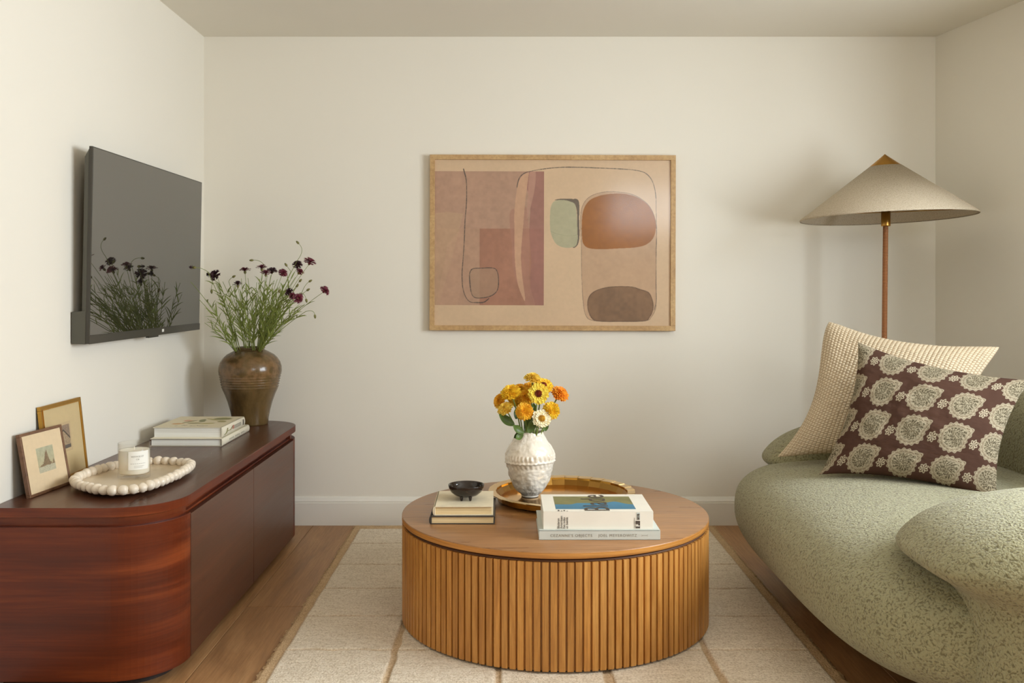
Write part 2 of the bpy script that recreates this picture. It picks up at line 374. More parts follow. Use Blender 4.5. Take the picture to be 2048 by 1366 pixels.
# floor: planks
b = MB(); b.box((XL-T, YF-T, -.08), (XK+T, YB+T, -.003)); struct('floor_gap', b, m_gap); bpy.data.objects['floor_gap'].name = 'floor_base'
V = []; Fc = []; cols = []
def plank(x0, x1, y0, y1):
    g = .0009; bv = .0016; r = (random.random(), random.random(), random.random(), 1); base = len(V)
    V.extend([(x0+g, y0+g, -.003), (x1-g, y0+g, -.003), (x1-g, y1-g, -.003), (x0+g, y1-g, -.003),
              (x0+g+bv, y0+g+bv, 0), (x1-g-bv, y0+g+bv, 0), (x1-g-bv, y1-g-bv, 0), (x0+g+bv, y1-g-bv, 0)])
    for f in ((4,5,6,7), (0,1,5,4), (1,2,6,5), (2,3,7,6), (3,0,4,7)):
        Fc.append(tuple(base+i for i in f)); cols.extend([r]*4)
xs = [-.972+.238*k for k in range(-3, 16)]
for i, x0 in enumerate(xs):
    if x0 > XK: break
    x1 = x0+.238
    if x0 == -.972+.238*0 or abs(x0+.972) < 1e-6: js = [YF, -.3, 1.6, 3.538, YB+.02]
    else:
        o = random.uniform(.3, 1.6); js = [YF]+[YF+o+1.9*k for k in range(5)]; js = [j for j in js if j < YB-.2]+[YB+.02]
    for j in range(len(js)-1): plank(x0, x1, js[j], js[j+1])
me = mesh('floor', V, Fc); at = me.color_attributes.new('piece', 'FLOAT_COLOR', 'CORNER'); at.data.foreach_set('color', np.array(cols, np.float32).reshape(-1))
fl = link('floor', me, m_floor); fl['kind'] = 'structure'

# ------------------------------------------------------------------ rug
rx0, rx1, ry0, ry1 = -.763, 1.02, 1.75, 4.71
nx, ny = 420, 620
u = np.linspace(0, 1, nx); v = np.linspace(0, 1, ny); U, Vv = np.meshgrid(u, v)
X = rx0+(rx1-rx0)*U; Y = ry0+(ry1-ry0)*Vv
wob = (vnoise(X*14, Y*14, 3)-.5)*.008
ex = np.minimum(X-rx0, rx1-X); ey = np.minimum(Y-ry0, ry1-Y)
edge = np.minimum(ex, ey)
jx = (vnoise(Y*90, Y*0+1, 5)-.5)*.012
X = X+np.where(U < .5, -1, 1)*np.exp(-ex/.01)*jx
Z = .004+.010*sm(0, .012, edge)+.0016*vnoise(X*55, Y*55, 9)
rows = [4.624, 4.359, 4.03, 3.708, 3.399, 3.084, 2.765, 2.445, 2.125]; colsx = [-.365, -.03, .305, .64]
inner = (X > -.719)&(X < .973)&(Y < 4.632)
gr = np.zeros_like(X)
for r_ in rows: gr = np.maximum(gr, 1-sm(.002, .0085, np.abs(Y+wob-r_)))
gc = np.zeros_like(X)
for c_ in colsx:
    wdt = .008+.012*np.clip(vnoise(Y*7, X*0+c_*9, 21)-.55, 0, 1)*2
    gc = np.maximum(gc, 1-sm(0, .004, np.abs(X+wob-c_)-wdt))
g = np.maximum(gr, gc)*inner; border = 1-sm(-.004, .004, np.minimum(np.minimum(X+.719, .973-X), 4.632-Y)+wob*.4)
Z = Z-.006*g-.004*border*sm(0, .01, edge)
cream, tan = lin(240, 228, 209), lin(208, 179, 142)
tone = (.93+.14*fbm(X*3, Y*3, 31))[..., None]
col = cream*tone; k = np.clip(g*.85+border, 0, 1)[..., None]; col = col*(1-k)+tan*(.88+.25*fbm(X*20, Y*20, 8)[..., None])*k
me = gridmesh('area_rug', np.stack([X, Y, Z], -1), col=col)
rug = link('area_rug', me, m_rug)
tag(rug, 'cream wool rug with a tan border and carved grid lines under the round coffee table', 'rug')

# ------------------------------------------------------------------ coffee table
TX, TY, TR, TZ = .167, 3.426, .546, .385
tb = empty('coffee_table', (TX, TY, 0), 'round oak coffee table with a vertically slatted drum base standing on the rug', 'table')
b = MB(); r = TR; t = .0205
b.lathe([(0, TZ), (r-.003, TZ), (r-.0008, TZ-.001), (r, TZ-.003)], 160)
b.f = [f for f in b.f]; top = b.build('tabletop', m_oaktop, tb, rel=(0,0,0))
b = MB(); b.lathe([(r, TZ-.003), (r, TZ-t+.002), (r-.002, TZ-t), (r-.03, TZ-t)], 160); e = b.build('edge_band', m_oakedge, top)
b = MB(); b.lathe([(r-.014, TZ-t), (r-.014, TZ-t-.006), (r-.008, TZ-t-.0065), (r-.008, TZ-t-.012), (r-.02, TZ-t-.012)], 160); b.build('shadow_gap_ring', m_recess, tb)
# slats: one mesh, alternate ribs and grooves around the drum
ns = 134; z0, z1 = .022, TZ-t-.0112
V = []; Fc = []; cols = []
for i in range(ns):
    a0 = 2*PI*i/ns; st = 2*PI/ns; rc = (random.random(), random.random(), random.random(), 1)
    w_ = .80; gr_ = .0105
    an = [a0, a0+st*.02, a0+st*.06, a0+st*(w_-.06), a0+st*(w_-.02), a0+st*w_, a0+st]
    rr = [r-gr_, r-.0016, r-.0004, r-.0004, r-.0016, r-gr_, r-gr_]
    base = len(V)
    for z in (z0, z1):
        for A, R_ in zip(an, rr): V.append((R_*math.cos(A), R_*math.sin(A), z))
    for k in range(6): Fc.append((base+k, base+k+1, base+8+k, base+7+k)); cols.extend([rc]*4)
    Fc.append((base+7, base+8, base+9, base+10, base+11, base+12)); cols.extend([rc]*6)
    Fc.append((base+5, base+4, base+3, base+2, base+1, base)); cols.extend([rc]*6)
me = mesh('slatted_base', V, Fc); at = me.color_attributes.new('piece', 'FLOAT_COLOR', 'CORNER'); at.data.foreach_set('color', np.array(cols, np.float32).reshape(-1))
link('slatted_base', me, m_oak, tb)
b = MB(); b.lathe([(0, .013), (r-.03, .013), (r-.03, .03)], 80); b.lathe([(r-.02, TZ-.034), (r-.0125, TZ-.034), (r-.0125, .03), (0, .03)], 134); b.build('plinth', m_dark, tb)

# ------------------------------------------------------------------ books
def book(name, label, x0, x1, y0, y1, z0, h, m_cover, m_pg, spine='front', cov=.0028, over=.004, rot=0, rounded=False, group=None, gap=None):
    """closed book lying flat; spine names the side the spine is on"""
    cx, cy = (x0+x1)/2, (y0+y1)/2; w_, d_ = (x1-x0)/2, (y1-y0)/2
    e = empty(name, (cx, cy, z0), label, 'book', group); e.rotation_euler.z = rot
    c = MB()
    c.box((-w_, -d_, 0), (w_, d_, cov)); c.box((-w_, -d_, h-cov), (w_, d_, h))
    s = cov
    if spine == 'front': c.box((-w_, -d_, 0), (w_, -d_+s, h))
    elif spine == 'left':
        c.box((-w_, -d_, 0), (-w_+s, d_, h))
        if rounded:
            n = 8; V = []
            for yy in (-d_, d_):
                for k in range(n+1):
                    a = PI*k/n-PI/2; V.append((-w_-.006*math.cos(a), yy, h/2+h/2*math.sin(a)))
            c.add(V, [(k, k+1, n+2+k, n+1+k) for k in range(n)]+[tuple(range(n+1)), tuple(range(n+1, 2*n+2))], 0, True)
    elif spine == 'right':
        n = 8; V = []; q = .008 if rounded else .002
        for yy in (-d_, d_):
            for k in range(n+1):
                a = PI*k/n-PI/2; V.append((w_-.002+q*math.cos(a), yy, h/2+h/2*math.sin(a)))
        c.add(V, [(k, k+1, n+2+k, n+1+k) for k in range(n)]+[tuple(range(n+1)), tuple(range(n+1, 2*n+2))], 0, True)
        c.box((w_-s, -d_, 0), (w_, d_, h))
    cov_o = c.build('cover', m_cover, e, bevel=.0007)
    p = MB(); o = over
    l_, r_, f_, k_ = -w_+o, w_-o, -d_+o, d_-o
    if spine == 'front': f_ = -d_+s
    if spine == 'left': l_ = -w_+s
    if spine == 'right': r_ = w_-s
    p.box((l_, f_, cov), (r_, k_, h-cov)); p.build('page_block', m_pg, e)
    return e, cov_o
def text(s, size, mat, parent, origin, xdir, ydir, name='lettering', align='LEFT', track=1.0, ext=.0002, warp=None, sx=1.0, lift=.0004, bold=0):
    cu = bpy.data.curves.new('t', 'FONT'); cu.body = s; cu.size = size; cu.align_x = align; cu.extrude = ext; cu.resolution_u = 3; cu.offset = bold; cu.space_character = track
    to = bpy.data.objects.new('t', cu); C.objects.link(to)
    dg = bpy.context.evaluated_depsgraph_get(); me = bpy.data.meshes.new_from_object(to.evaluated_get(dg))
    bpy.data.objects.remove(to); bpy.data.curves.remove(cu)
    xd = Vector(xdir).normalized(); yd = Vector(ydir).normalized(); nd = xd.cross(yd); o = Vector(origin)
    for v in me.vertices:
        x, y, z = v.co; x *= sx
        v.co = warp(x, y, z) if warp else o+xd*x+yd*y+nd*(z+lift)
    me.materials.clear(); me.name = name
    return link(name, me, mat, parent)

# charcoal book and cream book, front of the table
book('hardcover_book', 'charcoal hardcover book under the cream book below the dark bowl', -.262, -.045, 3.222, 3.50, TZ, .0275, m_darkcover, m_pages, 'left', .003, .005, .0, True)
book('hardcover_book', 'cream hardcover book carrying the dark footed bowl, upper of its pair', -.252, -.052, 3.232, 3.478, TZ+.0275, .031, m_creamcover, m_pages, 'left', .003, .006, .012, True)
# big art books
e1, _ = book('art_book', 'large pale grey art book lying under the white landscape-cover book on the coffee table', .098, .484, 3.022, 3.295, TZ, .031, m_palecover, m_pagesw, 'front', .003, .004, .004)
text("CEZANNE'S OBJECTS    JOEL MEYEROWITZ", .0122, m_greyink, e1, (-.157, -.1365, .0105), (1, 0, 0), (0, 0, 1), 'spine_lettering', sx=.98, track=1.22)
mk = MB()
for x0, x1, z0_, z1_ in ((.135, .152, .0142, .0150),): mk.box((x0, -.1372, z0_), (x1, -.1364, z1_))
for s_ in (-1, 1): mk.tube([(.1435+s_*(.010-.0015*math.cos(a)), -.1368, .0146+.0032*math.sin(a)) for a in np.linspace(-1.4, 1.4, 7)], .0003, 4)
mk.build('spine_mark', m_greyink, e1)
bz = TZ+.031; bw, bd, bh = .3515, .252, .0565
e2, cv2 = book('art_book', 'thick white book with a blue and green landscape cover, on the pale grey book', .1125, .464, 3.036, 3.288, bz, bh, m_whitecover, m_pagesw, 'front', .0012, .0012, .002)
# cover picture
n1, n2_ = 160, 80
px0, px1, py0, py1 = -.134, .125, -.094, .091
XX, YY = np.meshgrid(np.linspace(px0, px1, n1), np.linspace(py0, py1, n2_)); uu = (XX-px0)/(px1-px0); vv = (YY-py0)/(py1-py0)
shore = .36+.12*np.exp(-((uu-.78)/.1)**2)+.10*sm(.2, .3, uu)*(1-sm(.75, 1, uu))*1
hill = np.where(vv > shore, 1, 0)
streak = fbm(uu*8+vv*3, vv*5-np.abs(uu-.55)*6, 41)
green = lin(128, 124, 78)*(.75+.6*streak[..., None]); blue = lin(70, 128, 158)*(.85+.5*vv[..., None])
cc = np.where(hill[..., None] > 0, green, blue)
me = gridmesh('cover_picture', np.stack([XX, YY, XX*0+bh+.0003], -1), False, col=cc); link('cover_picture', me, m_art, e2)
fe = -bd/2
text('Blade', .118, m_ink, e2, (.0385, fe+.002, bh+.0006), (0, 1, 0), (-1, 0, 0), 'cover_title', sx=.92, bold=.0)
lines = ['Bladeren door', 'Amerikaanse', 'Een index van', 'en beelden']
for i, s_ in enumerate(lines):
    xo = -.1235+i*.0090
    n_on = 8
    text(s_[:9], .0112, m_ink, e2, (xo, fe-.0002, .002), (0, 0, 1), (-1, 0, 0), 'spine_lettering', sx=.84)
    text(s_[9:] if len(s_) > 9 else '', .0112, m_ink, e2, (xo, fe+.001, bh+.0005), (0, 1, 0), (-1, 0, 0), 'cover_lettering', sx=.84) if len(s_) > 9 else None
mk = MB(); mk.box((.119, fe-.0008, .003), (.1335, fe, .0265)); mk.build('emblem_block', m_ink, e2)
text('F', .0165, m_whitecover, e2, (.1318, fe-.0009, .0085), (0, 0, 1), (-1, 0, 0), 'emblem_letter', sx=1.0, bold=.0006)
mk = MB(); mk.box((.122, fe-.0007, .030), (.1335, fe, .0535)); mk.build('emblem_strip', m_palecover, e2)
text('BKVB', .0098, m_ink, e2, (.1312, fe-.0009, .0305), (0, 0, 1), (-1, 0, 0), 'emblem_lettering', sx=.8, bold=.0004)
text('Fonds beeldende kunst', .0036, m_ink, e2, (.1165, fe-.0002, .003), (0, 0, 1), (-1, 0, 0), 'spine_small_print', sx=1.0)

# ------------------------------------------------------------------ dark footed bowl
bz0 = TZ+.0585; BX, BY = (932.5-CX)/F*3.34, 3.34
bo = empty('footed_bowl', (BX, BY, bz0), 'small dark glazed three footed bowl on the cream hardcover book', 'bowl')
b = MB()
prof = [(0, .010), (.022, .0105), (.040, .0165), (.054, .028), (.0615, .042), (.0635, .0515), (.0630, .0530), (.0605, .0520), (.058, .043), (.050, .030), (.036, .0205), (.018, .0155), (0, .015)]
b.lathe(prof, 64); b.build('basin', m_bowl, bo)
for a in (PI*1.33, PI*1.67, PI*.5):
    f = MB(); f.lathe([(0, 0), (.003, 0), (.0045, .003), (.0058, .010), (.0068, .018), (.0040, .020)], 16, (.030*math.cos(a)*1.0, .030*math.sin(a), 0)); f.build('foot', m_bowl, bo)

# ------------------------------------------------------------------ brass tray
TXc, TYc, TRc = .203, 3.600, .277
tr = empty('brass_tray', (TXc, TYc, TZ), 'round faceted brass tray with a wide panelled rim on the coffee table', 'tray')
nf = 30
b = MB(); V = []
prof = [(0, .0055), (.232, .0055), (.245, .0070), (.2505, .034), (.2765, .0365), (.2775, .0345), (.252, .0305), (.236, .006), (.225, 0), (0, 0)]
n = nf
def ring(r_, z, off=0):
    return [(r_*math.cos(2*PI*(k+off)/n), r_*math.sin(2*PI*(k+off)/n), z) for k in range(n)]
well = MB()
for i in range(0, 3):
    (r0, z0), (r1, z1) = prof[i], prof[i+1]
    if r0 == 0: well.add(ring(r1, z1), [tuple(range(n))], 0)
    else: well.add(ring(r0, z0)+ring(r1, z1), [(k, (k+1)%n, n+(k+1)%n, n+k) for k in range(n)], 0)
well.build('well', m_brass, tr)
lip = MB()
for k in range(n):                                   # separate overlapped panels of the rim, each tipped a little
    a0, a1 = 2*PI*k/n, 2*PI*(k+1)/n-.006; dz = .0016
    q = []
    for r_, z in ((.2495, .0335), (.2775, .036)):
        q += [(r_*math.cos(a0), r_*math.sin(a0), z+dz), (r_*math.cos(a1), r_*math.sin(a1), z)]
    q2 = [(x, y, z-.0018) for x, y, z in q]
    lip.add(q+q2, [(0, 1, 3, 2), (4, 6, 7, 5), (2, 3, 7, 6), (0, 2, 6, 4), (1, 5, 7, 3), (0, 4, 5, 1)])
lip.build('rim', m_brasslip, tr)
und = MB()
for i in range(5, 9):
    (r0, z0), (r1, z1) = prof[i], prof[i+1]
    if r1 == 0: und.add(ring(r0, z0), [tuple(range(n))], 0)
    else: und.add(ring(r0, z0)+ring(r1, z1), [(k, (k+1)%n, n+(k+1)%n, n+k) for k in range(n)], 0)
und.build('underside', m_lampbrass, tr)
# ------------------------------------------------------------------ white vase on the tray
VX, VY, VZ = (1060-CX)/F*3.63, 3.63, TZ+.0058
va = empty('ceramic_vase', (VX, VY, VZ), 'hand built white glazed vase with a pinched rope band, standing on the brass tray', 'vase')
prof = [(0, 0), (.030, 0), (.033, .002), (.0335, .007), (.040, .013), (.052, .024), (.063, .040), (.0725, .060), (.0795, .080), (.084, .100), (.0865, .118), (.0885, .126),
        (.0905, .134), (.0930, .150), (.0925, .162), (.088, .178), (.079, .196), (.067, .214), (.057, .230), (.0505, .242), (.0495, .2475), (.0475, .2475), (.046, .240), (.052, .226), (.062, .21)]
NV = 180
Vz = []
zs = []
dense = []
for i in range(len(prof)-1):
    (r0, z0), (r1, z1) = prof[i], prof[i+1]; m_ = max(1, int(math.hypot(r1-r0, z1-z0)/.0025))
    for k in range(m_): t_ = k/m_; dense.append((r0+(r1-r0)*t_, z0+(z1-z0)*t_, i))
dense.append((*prof[-1], len(prof)-1))
arr = np.array([(r_, z) for r_, z, i in dense]); seg = np.array([i for _, _, i in dense])
A = np.linspace(0, 2*PI, NV, endpoint=False)
RR = np.repeat(arr[:, 0:1], NV, 1); ZZ = np.repeat(arr[:, 1:2], NV, 1); AA = np.repeat(A[None], len(arr), 0)
outer = (seg < 20)[:, None]
bandtilt = .004*np.sin(AA+2.4)
lump = (fbm(AA*2.2/PI*3+5, ZZ*34, 77)-.47)*.010+(fbm(np.cos(AA)*4+9, ZZ*60+np.sin(AA)*4, 78)-.47)*.006
per = np.cos(AA*34+2*np.sin(AA*3))
upper = np.exp(-((ZZ-.152-bandtilt)/.0095)**4); lower = np.exp(-((ZZ-.121-bandtilt)/.007)**4)
rope = np.exp(-((ZZ-.1345-bandtilt-.0012*np.sin(AA*29))/.0032)**2)
disp = lump+upper*(.0030*np.sign(per)*np.abs(per)**.6)+lower*(.0018*np.cos(AA*30+1))+rope*(.0048+.0016*np.cos(AA*41))
RR = RR+np.where(outer & (ZZ > .01), disp, 0)
ZZ = ZZ+np.where(ZZ > .236, .0022*np.sin(AA*3+1)+.0014*np.sin(AA*7), 0)
me = gridmesh('vessel', np.stack([RR*np.cos(AA), RR*np.sin(AA), ZZ], -1), wrap=True)
link('vessel', me, m_whiteglaze, va)

# ------------------------------------------------------------------ zinnias
def bez(p0, p1, p2, n=14):
    return [p0*(1-t)**2+p1*2*t*(1-t)+p2*t*t for t in np.linspace(0, 1, n)]
def basis(d):
    d = Vector(d).normalized(); a = d.cross(Vector((0, 0, 1)) if abs(d.z) < .95 else Vector((1, 0, 0))).normalized(); return a, d.cross(a).normalized(), d
def petal(mb, c, a, b_, d, th, r0, r1, wd, lift0, lift1, mi=0):
    """strap petal from radius r0 to r1, around direction d, rounded and a little cupped"""
    rad = a*math.cos(th)+b_*math.sin(th); tan_ = b_*math.cos(th)-a*math.sin(th); V = []
    ts = (0, .35, .7, .92, 1); ws = (.35, .85, 1, .75, .25)
    for t, w_ in zip(ts, ws):
        r_ = r0+(r1-r0)*t; h = lift0+(lift1-lift0)*t**1.6
        V += [c+rad*r_+d*(h+wd*.16)-tan_*wd*w_/2, c+rad*r_+d*(h-wd*.06), c+rad*r_+d*(h+wd*.16)+tan_*wd*w_/2]
    Fc = []
    for i in range(len(ts)-1):
        q = i*3; Fc += [(q, q+1, q+4, q+3), (q+1, q+2, q+5, q+4)]
    mb.add(V, Fc, mi, True)
zc = {}
def zmat(name, c, c2):
    m = M(name, c, .55, 0, .3); n = m.noise(Scale=70, Detail=2); m.color(m.ramp(n, [(.35, c2), (.62, c)]))
    m.set(Subsurface_Weight=.0); return m
zm = dict(yellow=zmat('yellow_petal', srgb(252, 218, 62), srgb(240, 180, 34)), lemon=zmat('lemon_petal', srgb(250, 228, 92), srgb(240, 202, 60)),
          gold=zmat('gold_petal', srgb(254, 206, 60), srgb(242, 168, 36)), orange=zmat('orange_petal', srgb(248, 172, 50), srgb(232, 130, 30)),
          cream=zmat('cream_petal', srgb(252, 244, 214), srgb(242, 224, 172)), peach=zmat('peach_petal', srgb(254, 228, 110), srgb(248, 204, 74)))
m_disc = zmat('rust_disc', srgb(150, 58, 20), srgb(104, 34, 14)); m_discy = zmat('yellow_disc', srgb(224, 176, 60), srgb(178, 122, 36))
def zinnia(px, py, Y, R, face, kind, mat, label, leaf=None):
    mouth = Vector((VX, VY, VZ+.235)); hd = P(px, py, Y); d = Vector(face).normalized()
    a, b_, d = basis(d)
    e = empty('zinnia', hd, label, 'flower', 'zinnias in the white vase')
    root = Vector((mouth.x+max(-.034, min(.034, (hd.x-mouth.x)*.35)), mouth.y+max(-.03, min(.03, (hd.y-mouth.y)*.4)), mouth.z-.05))
    base = hd-d*.006
    mid = Vector((root.x+(base.x-root.x)*.35, root.y+(base.y-root.y)*.35, root.z+(base.z-root.z)*.62))
    s = MB(); s.tube(bez(root, mid, base), [.0026]*12+[.0032, .0042], 8); s.build('stem', m_stemthick, e, rel=hd)
    fl = MB(); O = hd
    if kind == 'open':                                # open face with a visible disc
        for ring_, (n_, r1, l0, l1) in enumerate(((20, 1.0, 0, -.002), (18, .86, .002, .002), (15, .68, .004, .006))):
            for k in range(n_):
                th = 2*PI*(k+.37*ring_)/n_+random.uniform(-.06, .06)
                petal(fl, O, a, b_, d, th, R*.25, R*r1*random.uniform(.93, 1.05), R*.34, l0, l1+random.uniform(-.002, .002))
        fl.build('petals', mat, e, rel=hd)
        c = MB(); dm = m_discy if mat is zm['cream'] else m_disc
        for k in range(70):
            rr = R*.34*math.sqrt(k/70); th = k*2.4; h = .007+.004*(1-(rr/(R*.34))**2)
            p = O+a*rr*math.cos(th)+b_*rr*math.sin(th)+d*h; c.tube([p-d*.006, p, p+d*.0022], [.0013, .0017, .0006], 5)
        c.build('disc', dm, e, rel=hd)
    else:                                             # full dome of layered petals
        lay = ((20, 1.0, -.002, -.004), (20, .93, .001, .000), (18, .84, .004, .005), (16, .72, .007, .010), (13, .58, .010, .0145), (10, .43, .012, .0175), (7, .27, .0135, .019), (4, .14, .0145, .020))
        kf = R/.031*(1.25 if kind == 'ball' else .8)
        for ring_, (n_, r1, l0, l1) in enumerate(lay):
            for k in range(n_):
                th = 2*PI*(k+.41*ring_)/n_+random.uniform(-.08, .08)
                petal(fl, O, a, b_, d, th, R*r1*.25, R*r1*random.uniform(.93, 1.05), R*.30*(.6+.4*r1), l0*kf, l1*kf+random.uniform(-.0015, .0015))
        fl.build('petals', mat, e, rel=hd)
    cy = MB(); cy.tube([hd-d*.012, hd-d*.007, hd-d*.001, hd+d*.003], [.003, .007, .0095, .010], 12); cy.build('calyx', m_stemthick, e, rel=hd)
    if leaf:
        for (lx, ly, lY, tx, ty, tY, wd) in leaf:
            leafmesh(P(lx, ly, lY), P(tx, ty, tY), wd, e, hd)
    return e
def leafmesh(p0, p1, wd, e, rel, sag=.01):
    L = (p1-p0).length; ax = (p1-p0).normalized(); side = ax.cross(Vector((.25, -1, .35))).normalized()
    nrm = side.cross(ax).normalized(); V = []; n = 10
    for i in range(n+1):
        t = i/n; w_ = wd*math.sin(PI*min(1, t*.93+.05))**.8*(1-.25*t)+.0008; c = p0+ax*L*t+nrm*(-sag*math.sin(PI*t))
        V += [c-side*w_/2+nrm*w_*.18, c-side*w_*.22+nrm*w_*.05, c, c+side*w_*.22+nrm*w_*.05, c+side*w_/2+nrm*w_*.18]
    Fc = [(i*5+k, i*5+k+1, i*5+k+6, i*5+k+5) for i in range(n) for k in range(4)]
    b = MB(); b.add([Vector(v) for v in V], Fc, 0, True); return b.build('leaf', m_leaf, e, rel=rel)
def zp(x, y): return 960+x/4.88, 730+y/4.88
Z = [
 (515, 128, 3.63, .030, (.1, -.35, .95), 'full', 'peach', 'topmost pale yellow zinnia seen nearly side on', None),
 (617, 205, 3.61, .033, (.15, -.75, .65), 'open', 'yellow', 'yellow zinnia with a rust disc just under the topmost flower', None),
 (570, 280, 3.575, .0345, (.0, -1, .22), 'open', 'lemon', 'lemon zinnia facing forward', [(1071, 822, 3.60, 1067, 806, 3.60, .020)]),
 (782, 278, 3.62, .032, (.42, -.65, .75), 'full', 'orange', 'orange zinnia on the outer edge of the bunch', None),
 (695, 445, 3.585, .030, (.15, -.95, .25), 'ball', 'yellow', 'full golden yellow zinnia just above the white one', [(1090, 862, 3.62, 1094, 848, 3.60, .026)]),
 (602, 525, 3.555, .031, (.15, -.92, .42), 'open', 'cream', 'cream white zinnia hanging low over the vase mouth', [(1066, 840, 3.60, 1086, 857, 3.56, .024)]),
 (432, 452, 3.565, .030, (-.05, -.95, .3), 'ball', 'gold', 'rounded golden zinnia low in the middle of the bunch', [(1050, 862, 3.60, 1066, 820, 3.60, .032), (1058, 866, 3.57, 1070, 838, 3.55, .036)]),
 (245, 425, 3.60, .029, (-.45, -.55, .75), 'full', 'peach', 'small peach yellow zinnia beneath the golden outer one', [(1028, 850, 3.60, 998, 829, 3.575, .038)]),
 (190, 350, 3.64, .0275, (-.75, -.6, .35), 'full', 'gold', 'amber gold zinnia on the outer edge toward the bowl', None),
 (300, 265, 3.60, .035, (-.2, -.6, .8), 'full', 'yellow', 'broad yellow zinnia on the bowl side of the bunch', [(1032, 838, 3.62, 1036, 812, 3.62, .024)]),
 (388, 240, 3.67, .030, (.0, -.4, .9), 'full', 'gold', 'golden zinnia half hidden behind the broad yellow one', None),
 (440, 315, 3.64, .031, (-.1, -.85, .5), 'ball', 'gold', 'deep gold zinnia in the middle behind the lemon one', [(1046, 862, 3.62, 1030, 853, 3.58, .030)]),
 (480, 215, 3.69, .022, (.0, -.7, .7), 'full', 'gold', 'small amber zinnia at the back of the bunch', None),
 (345, 340, 3.66, .024, (-.1, -.8, .4), 'full', 'yellow', 'small yellow zinnia mostly hidden behind the broad yellow one', [(1048, 866, 3.56, 1026, 851, 3.53, .030), (1046, 868, 3.555, 1032, 878, 3.53, .026), (1042, 866, 3.56, 1028, 876, 3.55, .022)]),
]
for x, y, Y, R, face, kind, mat, label, leaf in Z:
    zinnia(*zp(x, y), Y, R*1.18, face, kind, zm[mat], label+', in the white vase', leaf)

# ------------------------------------------------------------------ sideboard
SX, SY0, SY1, SR = -.9935, 2.785, 4.61, .19
cb = empty('sideboard', ((XL+SX)/2, (SY0+SY1)/2, 0), 'long low reddish brown sideboard with rounded ends against the wall under the television', 'cabinet')
c0 = Vector(cb.location)
def outline(inset, back=XL+.004, recess=None):
    x1 = SX-inset; y0 = SY0+inset; y1 = SY1-inset; r_ = SR-inset; pts = [(back, y0)]
    for k in range(17): a = -PI/2+PI/2*k/16; pts.append((x1-r_+r_*math.cos(a), y0+r_+r_*math.sin(a)))
    if recess:
        pts += [(x1, recess[0]), (x1-.02, recess[0]), (x1-.02, recess[1]), (x1, recess[1])]
    for k in range(17): a = PI/2*k/16; pts.append((x1-r_+r_*math.cos(a), y1-r_+r_*math.sin(a)))
    pts.append((back, y1)); return pts
ob = outline(.0)
sl = MB(); sl.prism(outline(.0), .5135, .542, smooth_side=False)
slab = sl.build('worktop', [m_cabtop, m_cab], cb, bevel=.0012, rel=c0)
for p in slab.data.polygons:
    if abs(p.normal.z) < .5: p.material_index = 1
b = MB(); D0, D1, DM = 2.982, 4.408, 3.72; b.prism(outline(.018, recess=(D0, D1)), .484, .5135); b.build('recessed_band', m_cab, cb, rel=c0)
b = MB(); b.prism(outline(.003, recess=(D0, D1)), .03, .484); b.build('carcass', m_cab, cb, bevel=.001, rel=c0)
for y0, y1 in ((D0+.0015, DM-.0015), (DM+.0015, D1-.0015)):
    b = MB(); b.box((SX-.0195, y0, .031), (SX-.002, y1, .479)); b.build('door', m_door, cb, bevel=.001, rel=c0)
b = MB(); b.prism(outline(.05), 0, .03); b.build('plinth', m_dark, cb, rel=c0)
CT = .542

# ------------------------------------------------------------------ books on the sideboard
def cbook(name, label, x0, x1, y0, y1, z0, h, mc, endp=None):
    e, c = book(name, label, x0, x1, y0, y1, z0, h, mc, m_pagesw, 'right', .0025, .004, 0, True)
    return e
k1 = cbook('coffee_table_book', 'large white jacketed book at the bottom of the pair on the sideboard', -1.456, -1.165, 3.865, 4.262, CT, .031, m_ivorycover)
ln = MB(); ln.box((-.1455+.002, -.1985-.0004, .0026), (.1445, -.197, .0032)); ln.box((-.1455+.002, -.1985-.0004, .0278), (.1445, -.197, .0284)); ln.box((.1425, -.1989, .003), (.1450, -.197, .028))
ln.build('endpaper_edge', m_ink, k1)
for i in range(9):
    pass
k2 = cbook('coffee_table_book', 'thick ivory book with painted leaves on its cover, on top of the white jacketed book', -1.452, -1.172, 3.885, 4.215, CT+.031, .0425, m_ivorycover)
cw, cd = .28, .33
XX, YY = np.meshgrid(np.linspace(-cw/2+.002, cw/2-.004, 150), np.linspace(-cd/2+.002, cd/2-.002, 150))
cc = np.ones(XX.shape+(3,))*lin(228, 216, 186)
def blob(cx, cy, rx, ry, ang, colr, str_=.85):
    global cc
    c_, s_ = math.cos(ang), math.sin(ang); x = (XX-cx)*c_+(YY-cy)*s_; y = -(XX-cx)*s_+(YY-cy)*c_
    m_ = (1-sm(.7, 1.1, np.sqrt((x/rx)**2+(y/ry)**2)+.5*(fbm(XX*60, YY*60, 5)-.5)))[..., None]*str_; cc = cc*(1-m_)+lin(*colr)*m_
for a in ((-.075, -.06, .026, .02, .3, (208, 150, 74)), (-.06, .03, .02, .03, .5, (214, 160, 130)), (-.045, .0, .012, .05, -.4, (150, 140, 90)), (-.01, -.045, .03, .022, 0, (150, 140, 90)),
          (.0, .03, .016, .05, .2, (120, 122, 76)), (.045, -.05, .035, .016, .3, (170, 154, 70)), (.07, .09, .04, .04, .1, (124, 124, 66)), (.03, .07, .01, .05, .8, (180, 170, 100)), (.09, .01, .02, .03, .4, (160, 148, 90))): blob(*a)
link('cover_painting', gridmesh('cover_painting', np.stack([XX, YY, XX*0+.0428], -1), False, col=cc), m_art, k2)
ln = MB()
for i in range(11):
    if i in (1, 4): continue
    x = -.066+i*.0125
    for q in range(2): ln.obox((x+q*.004, -.118+random.uniform(-.01, .01), .0430), (.006, .006, 0), (-.0012, .0025, 0), (0, 0, .0002))
